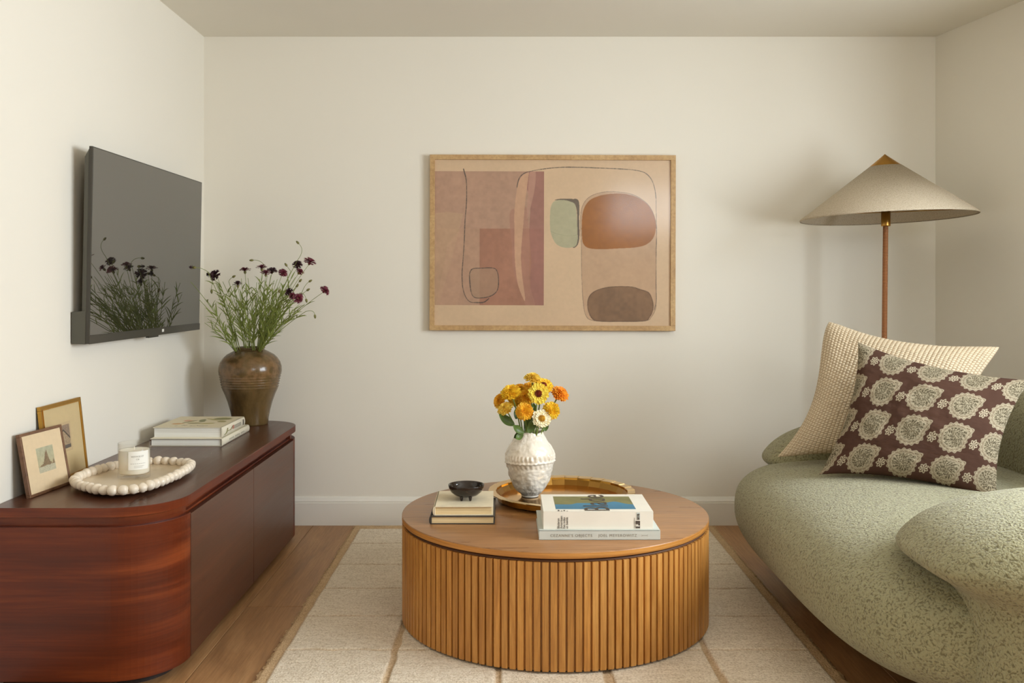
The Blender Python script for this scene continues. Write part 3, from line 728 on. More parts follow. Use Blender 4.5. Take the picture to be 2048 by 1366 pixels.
ln.build('cover_lettering', m_ink, k2)
ln = MB()
for i in range(12): y = .0+i*.0085; ln.box((cw/2+.0058, y, .014), (cw/2+.0064, y+.003, .029))
ln.build('spine_lettering', m_greyink, k2)
ln = MB(); ln.box((cw/2+.0058, .128, .010), (cw/2+.0066, .133, .034)); ln.box((cw/2+.0058, .138, .010), (cw/2+.0066, .143, .034)); ln.box((cw/2+.0058, .128, .020), (cw/2+.0066, .143, .024)); ln.build('spine_emblem', m_ink, k2)
ln = MB(); ln.lathe([(0, 0), (.012, 0), (.0, .0008)], 14, (0, 0, 0)); 
pk = plain('pink_ink', srgb(190, 130, 112), .6); gk = plain('olive_ink', srgb(150, 146, 100), .6)
b = MB(); b.box((cw/2+.0057, -.03, .016), (cw/2+.0065, -.005, .031)); b.build('spine_bloom', pk, k2)
b = MB(); b.tube([(cw/2+.006, -.14, .008), (cw/2+.0075, -.10, .02), (cw/2+.0075, -.06, .018), (cw/2+.0065, -.03, .028)], .0016, 5); b.tube([(cw/2+.0065, -.12, .012), (cw/2+.0065, -.10, .030)], .0028, 5); b.build('spine_sprig', gk, k2)
ln = MB()
for i in range(16):
    if i in (5, 11): continue
    y = -.11+i*.014; ln.box((.1455+.0055, y, .012), (.1455+.0063, y+.006, .018))
ln.build('spine_lettering', m_greyink, k1)

# ------------------------------------------------------------------ beaded dish
DX, DY = -1.247, 3.145
di = empty('beaded_dish', (DX, DY, CT), 'shallow oval off-white ceramic dish ringed with round beads on the sideboard', 'dish')
ctrl = [(-1.376, 3.015), (-1.28, 2.925), (-1.19, 2.892), (-1.125, 2.95), (-1.098, 3.08), (-1.092, 3.23), (-1.112, 3.335), (-1.18, 3.378), (-1.263, 3.392), (-1.34, 3.36), (-1.385, 3.26), (-1.408, 3.13)]
def oval(t, s=1.0):                               # smooth closed outline of the dish
    N = len(ctrl); u_ = (t/(2*PI) % 1)*N; i = int(u_) % N; t = u_-int(u_)
    p0, p1, p2, p3 = (np.array(ctrl[(i+k) % N]) for k in (-1, 0, 1, 2))
    q = .5*((2*p1)+(-p0+p2)*t+(2*p0-5*p1+4*p2-p3)*t*t+(-p0+3*p1-3*p2+p3)*t**3)
    return ((q[0]-DX)*s, (q[1]-DY)*s)
b = MB(); V = []; n = 72
lv = [(.60, 0), (.80, .003), (.96, .012), (1.0, .017), (.97, .0185), (.86, .012), (.7, .0085), (.4, .007), (0.0, .007)]
for s_, z in lv:
    for k in range(n): x, y = oval(2*PI*k/n, max(s_, .001)); V.append((x, y, z))
b.add(V, [(i*n+k, i*n+(k+1)%n, (i+1)*n+(k+1)%n, (i+1)*n+k) for i in range(len(lv)-1) for k in range(n)], 0, True)
b.add(V[:n], [tuple(range(n))[::-1]]); b.build('plate', m_plate, di)
# beads at equal arc length
pts = [oval(2*PI*k/720, .985) for k in range(720)]; L = [0]
for i in range(720): L.append(L[-1]+math.dist(pts[i], pts[(i+1)%720]))
nb = 43; r_b = L[-1]/nb/2
def bead_mesh(seed):
    bm = bmesh.new(); bmesh.ops.create_icosphere(bm, subdivisions=3, radius=1); rg = random.Random(seed)
    o = Vector((rg.random()*9, rg.random()*9, rg.random()*9))
    from mathutils import noise
    for v in bm.verts: v.co *= 1+.10*noise.noise(v.co*1.4+o)
    for f in bm.faces: f.smooth = True
    me = bpy.data.meshes.new('bead'); bm.to_mesh(me); bm.free(); me.materials.append(m_bead.m); return me
bms = [bead_mesh(i) for i in range(5)]
for k in range(nb):
    s_ = L[-1]*k/nb; i = next(j for j in range(720) if L[j+1] >= s_); x, y = pts[i]
    o = bpy.data.objects.new('bead', bms[k % 5]); C.objects.link(o); o.parent = di; q = r_b*random.uniform(.98, 1.12)
    o.scale = (q, q, q*random.uniform(.95, 1.1)); o.location = (x, y, .0175+q*.62); o.rotation_euler = (random.random()*6, random.random()*6, random.random()*6)

# ------------------------------------------------------------------ candle
KX, KY = (268.5-CX)/F*3.20, 3.20; KZ = CT+.0075
ca = empty('candle', (KX, KY, KZ), 'white candle in a clear glass with a paper label, on the beaded dish', 'candle')
R = .0520; H = .1175
b = MB(); b.lathe([(0, 0), (R-.004, 0), (R-.001, .002), (R, .005), (R, H-.001), (R-.001, H), (R-.002, H-.001), (R-.0025, .018), (R-.006, .0145), (0, .0135)], 64); b.build('tumbler', m_glass, ca)
b = MB(); b.lathe([(0, .0145), (R-.008, .0150), (R-.0035, .019), (R-.0032, .094), (R-.006, .0925), (0, .092)], 64); b.build('wax', m_wax, ca)
b = MB(); b.tube([(0, 0, .09), (.0004, 0, .096), (.0002, 0, .105)], .0013, 8); b.build('wick', m_whitecover, ca)
a0, a1 = math.radians(-89), math.radians(-14)
n = 24; V = []
for z in (.033, .094):
    for k in range(n+1): a = a0+(a1-a0)*k/n; V.append(((R+.0006)*math.cos(a), (R+.0006)*math.sin(a), z))
lb = link('paper_label', mesh('paper_label', V, [(k, k+1, n+2+k, n+1+k) for k in range(n)], True), m_paper, ca)
def cyl(a_s, z_s, RR_=R+.0009): return lambda x, y, z: Vector(((RR_+z)*math.cos(a_s+x/R), (RR_+z)*math.sin(a_s+x/R), z_s+y))
text('VOYAGE ET', .0076, m_greyink, lb, (0,0,0), (1,0,0), (0,1,0), 'label_lettering', warp=cyl(a0+.17, .0745), ext=.0001, sx=1.0)
text('CIE', .0070, m_greyink, lb, (0,0,0), (1,0,0), (0,1,0), 'label_lettering', warp=cyl(a0+.47, .0655), ext=.0001)
ln = []
for zz, s0, s1 in ((.053, .14, 1.05), (.045, .36, .95), (.0405, .36, .85)):
    nn = 22
    VV = []
    for dz in (0, .0011):
        for k in range(nn+1): a = a0+s0+(s1-s0)*k/nn; VV.append(((R+.0011)*math.cos(a), (R+.0011)*math.sin(a), zz+dz))
    bb_ = len(ln)
    link('label_print_line', mesh('label_print_line', VV, [(k, k+1, nn+2+k, nn+1+k) for k in range(0, nn) if k % 3 != 2], True), m_greyink, lb)

# ------------------------------------------------------------------ small framed prints
def print_tex(w_, h_, kind):
    n1 = int(w_*1100); n2_ = int(h_*1100)
    U_, V_ = np.meshgrid(np.linspace(0, 1, n1), np.linspace(0, 1, n2_))
    if kind == 'castle':
        cc = np.ones(U_.shape+(3,))*lin(232, 208, 170); cc *= (1-.05*fbm(U_*5, V_*5, 3))[..., None]
        x0, x1, y0, y1 = .30, .73, .30, .74
        ins = (U_ > x0)&(U_ < x1)&(V_ > y0)&(V_ < y1); p = (U_-x0)/(x1-x0); q = (V_-y0)/(y1-y0); nz = fbm(p*9, q*9, 12); nf_ = fbm(p*30, q*30, 13)
        sky = lin(178, 178, 150)*(.75+.5*nz[..., None]); sky = sky*(1-.5*np.clip(1-q, 0, 1)[..., None]**1)+lin(204, 182, 130)*(.5*np.clip(1-q, 0, 1)[..., None])
        rock = (q < .24+.22*np.exp(-((p-.5)/.30)**2)+.36*np.exp(-((p-.54)/.12)**2)+.10*np.exp(-((p-.60)/.035)**2)+.20*np.exp(-((p-.93)/.045)**2)+.22*(nf_-.5))&(q > .22)
        sea = q < .22+.05*nz
        im = sky; im = np.where(rock[..., None], lin(134, 112, 84)*(.45+1.1*nf_[..., None]), im); im = np.where(sea[..., None], lin(190, 184, 158)*(.7+.6*nf_[..., None]), im)
        cc = np.where(ins[..., None], im, cc)
        st = np.exp(-((U_-.82)/.12)**2-((V_-.04)/.05)**2)[..., None]; cc = cc*(1-.25*st)+lin(190, 160, 110)*.25*st
    else:
        cc = np.ones(U_.shape+(3,))*lin(212, 188, 140); cc *= (1-.05*fbm(U_*5, V_*5, 3))[..., None]
        x0, x1, y0, y1 = .28, .66, .38, .72
        mat_ = (U_ > x0-.04)&(U_ < x1+.04)&(V_ > y0-.05)&(V_ < y1+.04); cc = np.where(mat_[..., None], lin(200, 174, 132), cc)
        ins = (U_ > x0)&(U_ < x1)&(V_ > y0)&(V_ < y1); p = (U_-x0)/(x1-x0); q = (V_-y0)/(y1-y0); nf_ = fbm(p*22, q*22, 19)
        im = lin(146, 124, 104)*(.6+.8*nf_[..., None]); house = (q < .75-np.abs(p-.55)*.9)&(q > .15)
        im = np.where(house[..., None], lin(176, 152, 120)*(.45+.9*nf_[..., None]), im); im = np.where((np.abs(q-(.80-np.abs(p-.55)*.9)) < .04)[..., None], lin(70, 60, 50), im)
        im = np.where((q < .15)[..., None], lin(92, 84, 76)*(.7+.6*nf_[..., None]), im); cc = np.where(ins[..., None], im, cc)
    return U_, V_, cc
def leaning_frame(name, label, BL, BR, TL, TR, bar, depth, mfront, kind, side_mat=None):
    BL, BR, TL, TR = map(Vector, (BL, BR, TL, TR)); ux = (BR-BL); W_ = ux.length; ux.normalize()
    uz = ((TL-BL)+(TR-BR))/2; uz = uz-ux*uz.dot(ux); H_ = uz.length; uz.normalize(); nn = ux.cross(uz)     # toward the room
    M_ = Matrix((ux, nn, uz)).transposed().to_4x4()
    e = empty(name, BL, label, 'picture frame'); e.matrix_world = Matrix.Translation(BL) @ M_
    s = 1 if nn.x > 0 else -1; f0, f1 = 0, -depth*1          # local y: nn; front at y=0, back at -depth (toward the wall)
    if nn.x < 0: f0, f1 = 0, depth
    b = MB()
    def bar_(x0, z0, x1, z1): b.box((x0, min(f0, f1), z0), (x1, max(f0, f1), z1))
    bar_(0, 0, W_, bar); bar_(0, H_-bar, W_, H_); bar_(0, bar, bar, H_-bar); bar_(W_-bar, bar, W_, H_-bar)
    fr = b.build('frame', mfront, e, bevel=.0012)
    if kind == 'house':                                # inner bead of the gilt moulding
        b = MB(); i_ = bar; g = .003; yo = (.0015 if nn.x > 0 else -.0015)
        for (x0, z0, x1, z1) in ((i_-g, i_-g, W_-i_+g, i_), (i_-g, H_-i_, W_-i_+g, H_-i_+g), (i_-g, i_, i_, H_-i_), (W_-i_, i_, W_-i_+g, H_-i_)):
            b.box((x0, min(0, yo), z0), (x1, max(0, yo), z1))
        b.build('inner_bead', m_brass, e)
    U_, V_, cc = print_tex(W_-2*bar, H_-2*bar, kind); yy = -.003 if nn.x > 0 else .003
    XX_ = bar+(W_-2*bar)*U_; ZZ_ = bar+(H_-2*bar)*V_
    link('print', gridmesh('print', np.stack([XX_, XX_*0+yy, ZZ_], -1), False, col=cc), m_art, e)
    yg = -.0015 if nn.x > 0 else .0015
    link('glass_pane', mesh('glass_pane', [(bar, yg, bar), (W_-bar, yg, bar), (W_-bar, yg, H_-bar), (bar, yg, H_-bar)], [(0,1,2,3)]), m_pane, e)
    yb = f1; b = MB(); b.box((bar*.5, min(yb, yb-yg), bar*.5), (W_-bar*.5, max(yb, yb-yg), H_-bar*.5)); b.build('backing', m_darkcover, e)
    return e
leaning_frame('framed_print', 'slim brown framed print of a castle rock, leaning in front of the gilt frame', (-1.460, 2.905, CT+.001), (-1.436, 3.128, CT+.001), (-1.500, 2.90, .738), (-1.470, 3.125, .738), .009, .014, m_brownframe, 'castle')
leaning_frame('framed_print', 'larger gilt framed print of a house, leaning on the wall behind the castle print', (-1.478, 3.06, CT+.001), (-1.478, 3.350, CT+.001), (-1.508, 3.045, .806), (-1.506, 3.330, .800), .014, .012, m_goldframe, 'house')

# ------------------------------------------------------------------ television
Pn = Vector((-1.452, 3.30, 0)); Pf = Vector((-1.443, 4.452, 0)); z0, z1 = .992, 1.680
tv = empty('television', (-1.46, 3.92, z0), 'large flat television with a grey reflective screen mounted above the sideboard', 'television')
ux = (Pf-Pn).normalized(); nn = Vector((ux.y, -ux.x, 0)); Wt = (Pf-Pn).length
tilt = .013; uz = Vector((tilt/(z1-z0)*1.0, 0, 1)).normalized(); nn = ux.cross(uz); nn = nn if nn.x > 0 else -nn
o = Pn+Vector((-.004, 0, z0)); c0 = Vector(tv.location); Ht = z1-z0
b = MB(); b.obox(o-nn*.012-c0, ux*Wt, nn*.012, uz*Ht); b.build('housing', m_tvbezel, tv, bevel=.001)
b = MB(); q = o+nn*.0004-c0; i0 = .006
b.add([q+ux*i0+uz*.030, q+ux*(Wt-i0)+uz*.030, q+ux*(Wt-i0)+uz*(Ht-.004), q+ux*i0+uz*(Ht-.004)], [(0,1,2,3)]); b.build('screen', m_screen, tv)
b = MB(); b.obox(o-nn*.001-c0-uz*.001, ux*Wt, nn*.0035, uz*.029); b.build('lower_bezel', m_tvbezel, tv)
# bulged back: chamfered shell
def shell(name, z_a, z_b, d_, cham, y_a=.02, y_b=.02, mat=m_tvbody, flat=False):
    b = MB(); p = o-nn*.012-c0
    A = [p+ux*y_a+uz*z_a, p+ux*(Wt-y_b)+uz*z_a, p+ux*(Wt-y_b)+uz*z_b, p+ux*y_a+uz*z_b]
    if flat: d_ = d_
    B = [A[0]-nn*d_+ux*cham*.3+uz*cham*.2, A[1]-nn*d_-ux*cham*.3+uz*cham*.2, A[2]-nn*d_-ux*cham-uz*cham, A[3]-nn*d_+ux*cham*.3-uz*cham]
    if flat: B = [Vector((XL+.003-c0.x, q.y, q.z)) for q in B]
    b.add(A+B, [(0,1,2,3), (4,7,6,5), (0,4,5,1), (1,5,6,2), (2,6,7,3), (3,7,4,0)]); return b.build(name, mat, tv, bevel=.003)
shell('rear_housing', .05, Ht-.006, .020, .03, .001, .02)
shell('rear_casing', -.002, .115, .046, .004, .001, .05, flat=True)
b = MB(); b.obox(o+ux*(Wt*.47)+nn*.001-c0-uz*.008, ux*.10, nn*.006-nn*.02, uz*.012); b.build('sensor_tab', m_tvbezel, tv)
b = MB(); b.obox(o+ux*(Wt*.585)+nn*.003-c0+uz*.010, ux*.022, nn*.0006, uz*.012); b.build('maker_badge', m_white, tv)
b = MB(); b.obox(Vector((XL+.002, 3.75, 1.2))-c0, (0, .35, 0), (.026, 0, 0), (0, 0, .28)); b.build('wall_bracket', m_black, tv)

# ------------------------------------------------------------------ picture on the back wall
pc = empty('framed_artwork', (.222, YB-.036, 1.41), 'wide abstract peach and amber print in a light oak frame on the back wall', 'artwork')
pc.rotation_euler = (0, math.radians(.16), 0)
Wp, Hp = 1.222, .873; fb = .0245; dp = .034
b = MB()
for x0, z0_, x1, z1_ in ((-Wp/2, -Hp/2, Wp/2, -Hp/2+fb), (-Wp/2, Hp/2-fb, Wp/2, Hp/2), (-Wp/2, -Hp/2+fb, -Wp/2+fb, Hp/2-fb), (Wp/2-fb, -Hp/2+fb, Wp/2, Hp/2-fb)):
    b.box((x0, 0, z0_), (x1, dp, z1_))
b.build('frame', m_frameoak, pc, bevel=.001)
n1, n2_ = 760, 530
x0c, x1c, y0c, y1c = 100., 1752., 105., 1262.
px = np.linspace(x0c, x1c, n1); py = np.linspace(y1c, y0c, n2_); PX, PY = np.meshgrid(px, py)
base = lin(214, 184, 150); art = np.ones(PX.shape+(3,))*base
clo = fbm(PX/260, PY/260, 61); fine = fbm(PX/30, PY/30, 62); art *= (.93+.14*clo)[..., None]
def over(mask, colr, a=1.0, tex=.16):
    global art
    m_ = (np.clip(mask, 0, 1)*a)[..., None]; art = art*(1-m_)+lin(*colr)*(1+tex*(fine-.5)+tex*(clo-.5))[..., None]*m_
def inside_poly(pts):
    pts = np.array(pts, float); x, y = PX, PY; ins = np.zeros(PX.shape, bool); n = len(pts); j = n-1
    for i in range(n):
        xi, yi = pts[i]; xj, yj = pts[j]
        c_ = ((yi > y) != (yj > y))&(x < (xj-xi)*(y-yi)/(yj-yi+1e-9)+xi); ins ^= c_; j = i
    return ins.astype(float)
def spline(pts, closed=True, n=12):
    pts = np.array(pts, float); out = []; N = len(pts)
    for i in range(N if closed else N-1):
        g_ = (lambda k: pts[k % N]) if closed else (lambda k: pts[min(max(k, 0), N-1)])
        p0, p1, p2, p3 = g_(i-1), g_(i), g_(i+1), g_(i+2)
        for t in np.linspace(0, 1, n, endpoint=False):
            out.append(.5*((2*p1)+(-p0+p2)*t+(2*p0-5*p1+4*p2-p3)*t*t+(-p0+3*p1-3*p2+p3)*t**3))
    if not closed: out.append(pts[-1])
    return np.array(out)
def dist_line(pts, closed=False):
    D = np.full(PX.shape, 1e9); n = len(pts)
    for i in range(n if closed else n-1):
        a_, b_ = pts[i], pts[(i+1) % n]; ax, ay = a_; bx, by = b_
        lo_x, hi_x, lo_y, hi_y = min(ax, bx)-12, max(ax, bx)+12, min(ay, by)-12, max(ay, by)+12
        ix = np.where((px > lo_x)&(px < hi_x))[0]; iy = np.where((py > lo_y)&(py < hi_y))[0]
        if len(ix) == 0 or len(iy) == 0: continue
        sl_ = (slice(iy[0], iy[-1]+1), slice(ix[0], ix[-1]+1)); X_, Y_ = PX[sl_], PY[sl_]
        t = np.clip(((X_-ax)*(bx-ax)+(Y_-ay)*(by-ay))/((bx-ax)**2+(by-ay)**2+1e-9), 0, 1)
        D[sl_] = np.minimum(D[sl_], np.hypot(X_-ax-t*(bx-ax), Y_-ay-t*(by-ay)))
    return D
def stroke(pts, w_, colr, a=.9, closed=False, rough=.35):
    d_ = dist_line(spline(pts, closed, 8), closed); ww = w_*(.75+.7*vnoise(PX/70, PY/70, 71)); over((1-sm(ww*.6, ww*1.3, d_))*(1-rough*(vnoise(PX/5, PY/5, 72) > .62)), colr, a, 0)
def rect(x0, y0, x1, y1): return ((PX > x0)&(PX < x1)&(PY > y0)&(PY < y1)).astype(float)
over(rect(90, 185, 866, 1120), (184, 146, 120), 1, .25)
over(rect(90, 185, 866, 585)*.5, (178, 142, 120), 1, .2)
over(inside_poly([(100, 480), (180, 470), (300, 480), (230, 760), (130, 1120), (100, 1120)]), (192, 160, 126), .5)
over(inside_poly([(190, 700), (300, 560), (300, 900), (260, 1120), (110, 1120)]), (196, 156, 128), .45)
over(rect(415, 586, 866, 1120), (166, 116, 92), .95, .3)
over(inside_poly(spline([(745, 185), (770, 400), (762, 600), (775, 800), (770, 960), (805, 1122), (1100, 1122), (1100, 180)]))*rect(90, 185, 866, 1120), (158, 108, 96), .85, .25)
over(inside_poly(spline([(625, 480), (640, 700), (655, 900), (720, 1060), (740, 1122), (805, 1122), (765, 960), (765, 700), (745, 450), (690, 440)]))*rect(90, 185, 866, 1120), (172, 124, 104), .7)
over(inside_poly(spline([(690, 250), (755, 186), (760, 186), (735, 380), (720, 560), (705, 760), (712, 900), (735, 1080), (715, 1060), (680, 960), (662, 800), (658, 600), (660, 430)]))*rect(90, 180, 866, 1122), (202, 160, 128), .9)
over(inside_poly(spline([(765, 186), (805, 186), (800, 300), (775, 420), (745, 520), (750, 380)]))*rect(90, 185, 866, 1120), (186, 142, 122), .8)
amber = spline([(1130, 560), (1140, 460), (1180, 390), (1250, 355), (1340, 340), (1440, 342), (1530, 370), (1600, 425), (1640, 500), (1650, 580), (1630, 650), (1580, 695), (1500, 715), (1380, 722), (1270, 728), (1180, 720), (1142, 690), (1132, 640)])
loop = spline([(1128, 720), (1122, 560), (1130, 440), (1180, 365), (1280, 328), (1400, 328), (1500, 350), (1590, 410), (1640, 500), (1655, 620), (1652, 800), (1652, 1000), (1652, 1130), (1620, 1200), (1580, 1226), (1400, 1232), (1220, 1228), (1160, 1190), (1140, 1080), (1130, 900)])
over(inside_poly(loop), (186, 150, 118), .75, .2)
over(inside_poly(amber), (154, 92, 20), .97, .28)
br = spline([(1175, 1140), (1178, 1075), (1210, 1030), (1280, 1000), (1380, 988), (1480, 990), (1540, 1008), (1600, 1030), (1628, 1090), (1630, 1150), (1605, 1205), (1570, 1228), (1420, 1232), (1250, 1230), (1200, 1205)])
over(inside_poly(br), (126, 94, 66), .95, .5); stroke(br[::12], 2.5, (84, 58, 40), .8, True)
stroke(loop[::12], 1.7, (96, 76, 62), .7, True)
gs = spline([(907, 540), (912, 440), (935, 395), (990, 383), (1050, 395), (1085, 420), (1095, 500), (1100, 600), (1100, 670), (1080, 710), (1010, 717), (950, 690), (915, 620)])
over(inside_poly(spline([(940, 386), (975, 376), (1060, 376), (1108, 392), (1112, 520), (1114, 640), (1100, 700), (1068, 716), (1090, 640), (1098, 520), (1088, 430), (1050, 402), (990, 388)])), (84, 74, 64), .9)
over(inside_poly(gs), (176, 172, 140), .95, .15); stroke([(915, 605), (960, 622), (1030, 634), (1095, 628)], 1.4, (150, 148, 120), .7)
ink = (62, 56, 54)
stroke([(300, 170), (318, 240), (323, 330), (320, 430), (312, 520), (309, 620), (304, 720), (297, 820), (292, 900), (296, 990), (316, 1060), (350, 1098), (400, 1103), (445, 1100), (480, 1075)], 3.0, ink)
sl_ = [(345, 940), (348, 890), (370, 866), (430, 862), (500, 860), (532, 874), (546, 920), (546, 990), (530, 1030), (490, 1058), (430, 1070), (380, 1066), (356, 1030)]
over(inside_poly(spline(sl_)), (166, 134, 108), .7); stroke(sl_, 3.0, ink, .9, True)
stroke([(675, 295), (688, 240), (715, 205), (760, 187), (860, 168), (980, 156), (1100, 155), (1250, 160), (1400, 166), (1500, 174), (1570, 192), (1615, 235), (1640, 300), (1650, 370)], 2.8, ink)
stroke([(1650, 370), (1652, 480), (1655, 600), (1652, 720), (1652, 850), (1652, 980), (1654, 1080), (1640, 1150)], 2.2, (96, 84, 76), .85)
XX_ = -Wp/2+fb+(Wp-2*fb)*(PX-x0c)/(x1c-x0c); ZZ_ = Hp/2-fb-(Hp-2*fb)*(PY-y0c)/(y1c-y0c)
link('print', gridmesh('print', np.stack([XX_, XX_*0+.010, ZZ_], -1), False, col=art), m_art, pc)
hx, hz = Wp/2-fb, Hp/2-fb
link('glass_pane', mesh('glass_pane', [(-hx, .007, -hz), (hx, .007, -hz), (hx, .007, hz), (-hx, .007, hz)], [(0,1,2,3)]), m_pane, pc)
b = MB(); b.box((-hx-.005, .012, -hz-.005), (hx+.005, .030, hz+.005)); b.build('backing', m_darkcover, pc)

# ------------------------------------------------------------------ floor lamp
LX, LY = 1.716, 4.33
lp = empty('floor_lamp', (LX, LY, 0), 'floor lamp with a wide conical linen shade and cane wrapped pole behind the sofa', 'lamp')
lean = .012
def lz(z): return (lean*(z-1)*.9, 0, z)
b = MB(); b.lathe([(0, 0), (.13, 0), (.14, .006), (.14, .016), (.125, .022), (.02, .028), (.014, .04)], 64); b.build('base', m_lampbrass, lp)
b = MB(); b.tube([lz(z) for z in np.linspace(.03, 1.475, 30)], .0115, 16); b.build('pole', m_cane, lp)
zr = 1.508; za = 1.742; zt = 1.795; tl = Matrix.Rotation(math.radians(1.6), 4, 'Y') @ Matrix.Rotation(math.radians(1.2), 4, 'X')
R0 = .383
b = MB(); rt = .068
b.lathe([(R0-.002, zr-.004), (R0, zr), (R0-.001, zr+.003), (rt, za), (rt-.001, za-.003), (R0-.006, zr)], 128)
def tilt_all(o, c=Vector((lean*.45, 0, 1.508)), dx=.012):
    for v in o.data.vertices: v.co = (tl.inverted() @ (v.co-Vector((0, 0, 1.508))))+Vector((dx, 0, 1.508))
sh = b.build('shade', m_linen, lp); tilt_all(sh)
b = MB(); b.tube([(rt*math.cos(-.75), rt*math.sin(-.75), za+.001), (R0*math.cos(-.75), R0*math.sin(-.75), zr+.003)], .0012, 5); s = b.build('seam', m_linen, sh); tilt_all(s)
b = MB(); b.lathe([(rt+.003, za-.004), (rt+.002, za-.001), (0, zt+.002)], 96); s = b.build('cap', m_lampbrass, lp); tilt_all(s)
b = MB(); b.lathe([(.0, 1.467), (.020, 1.467), (.0205, 1.470), (.0205, 1.535), (0, 1.537)], 24, (.006, 0, 0)); b.build('socket', m_lampbrass, lp)
b = MB()
for k in range(3):
    a = 2*PI*k/3; b.tube([(.006, 0, 1.53), (.02+R0*.86*math.cos(a), R0*.86*math.sin(a), 1.545)], .002, 5)
b.build('spider', m_lampbrass, lp)
b = MB(); b.lathe([(0, 1.535), (.014, 1.54), (.028, 1.575), (.024, 1.60), (0, 1.612)], 24, (.006, 0, 0)); b.build('bulb', m_white, lp)

# ------------------------------------------------------------------ sofa
sf = empty('sofa', (1.6, 3.2, 0), 'rounded sage green boucle sofa with soft lobed arms along the wall', 'sofa')
so = Vector(sf.location)
def blobmesh(name, c, h, n=(2.6, 3, 2.6), warp=None, res=110, parent=sf, near=None):
    """rounded body: superellipsoid with its own exponent for the plan and the section"""
    th = np.linspace(0, 2*PI, res*2, endpoint=False); ph = np.linspace(-PI/2, PI/2, res)
    T_, Ph = np.meshgrid(th, ph)
    e1 = 2/n[0]; e2 = 2/n[1] if near is None else np.where(np.sin(T_) < 0, 2/near, 2/n[1])
    sp = lambda x, e: np.sign(x)*np.abs(x)**e
    X_ = sp(np.cos(Ph), e1)*sp(np.cos(T_), e2); Y_ = sp(np.cos(Ph), e1)*sp(np.sin(T_), e2); Z_ = sp(np.sin(Ph), e1)
    V = np.stack([c[0]+h[0]*X_, c[1]+h[1]*Y_, c[2]+h[2]*Z_], -1)
    if warp: V = warp(V, X_, Y_, Z_)
    V = V-np.array(so)
    return link(name, gridmesh(name, V, wrap=True), m_boucle, parent)
# seat: long body whose front rolls under
def w_seat(V, X_, Y_, Z_):
    front = np.clip(-X_, 0, 1)
    V[..., 0] += .08*front*np.clip(-Z_, 0, 1)**1.5             # tucks under toward the floor
    return V
blobmesh('seat', (1.538, 3.21, .298), (.66, .965, .223), (3, 3.8), w_seat, 150, near=3.8)
def arm_warp(l, d, z0, zw):
    def w(V, X_, Y_, Z_):
        z = V[..., 2]; s = np.clip((z-z0)/zw, 0, 1); s = s*s*(3-2*s)
        V[..., 0] -= l*s*np.clip(-X_, 0, 1)**.5                  # lobe that swells forward at the top
        V[..., 2] -= d*np.clip(-X_, 0, 1)**2*s
        return V
    return w
blobmesh('armrest', (1.755, 2.40, .338), (.63, .33, .325), (4.0, 3.4), arm_warp(.135, .035, .42, .14), 150)
blobmesh('armrest', (1.70, 3.98, .34), (.52, .22, .30), (3.4, 2.8), arm_warp(.14, .045, .38, .15), 110)
blobmesh('backrest', (2.06, 3.2, .52), (.195, .84, .315), (2.8, 3.4), None, 110)
for x, y in ((1.25, 2.45), (1.25, 3.95), (2.1, 2.45), (2.1, 3.95)):
    b = MB(); b.lathe([(0, 0), (.022, 0), (.03, .10), (0, .12)], 20, (x-so.x, y-so.y, 0)); b.build('foot', m_dark, sf)

# ------------------------------------------------------------------ cushions
def cushion(name, label, BL, BR, TL, TR, thick, N, colf, mat, weave=None, pinch=.075, slump=0, rc_=.0, skew=0, cat='cushion'):
    BL, BR, TL, TR = (np.array(p, float) for p in (BL, BR, TL, TR))
    s = np.linspace(-1, 1, N); U_, V_ = np.meshgrid(s, s)
    c0 = (BL+BR+TL+TR)/4
    nr = np.cross(BR-BL, TL-BL); nr /= np.linalg.norm(nr)
    if nr[1] > 0: nr = -nr                                      # front side faces the camera side
    Uw = U_*(1-pinch*(1-V_**2)*(1-skew*V_*(U_ < 0))*np.abs(U_)**1.5); Vw = V_*(1-pinch*(1-U_**2)*np.abs(V_)**1.5)
    rc = 1-rc_*(np.abs(U_)*np.abs(V_))**6; Uw = Uw*rc; Vw = Vw*rc
    a, b_ = (Uw+1)/2, (Vw+1)/2
    B = (BL*((1-a)*(1-b_))[..., None]+BR*(a*(1-b_))[..., None]+TL*((1-a)*b_)[..., None]+TR*(a*b_)[..., None])
    t = (np.clip(1-np.abs(U_)**2.2, 0, 1)*np.clip(1-np.abs(V_)**2.2, 0, 1))**.55
    wr = (fbm(U_*2.2+3, V_*2.2+7, 91)-.47)*.03*t+(fbm(U_*5+3, V_*9+7, 92)-.47)*.006*t
    if slump: wr = wr+slump(U_, V_)*t
    col = colf(U_, V_) if colf else None
    f = thick*.5*t+wr
    if weave is not None: f = f+weave(U_, V_)*np.clip(t*3, 0, 1)
    Ff = B+nr*f[..., None]; Fb = B-nr*(thick*.5*t)[..., None]
    e = empty(name, tuple(c0), label, cat)
    link('front_panel', gridmesh('front_panel', Ff-c0, col=col), mat, e)
    k = 3
    link('back_panel', gridmesh('back_panel', (Fb-c0)[:, ::-1], col=col), mat, e)
    # piped seam around the edge
    ring_ = list(Ff[0, :])+list(Ff[:, -1])+list(Ff[-1, ::-1])+list(Ff[::-1, 0]); ring_ = ring_[::6]
    return e, ring_, c0
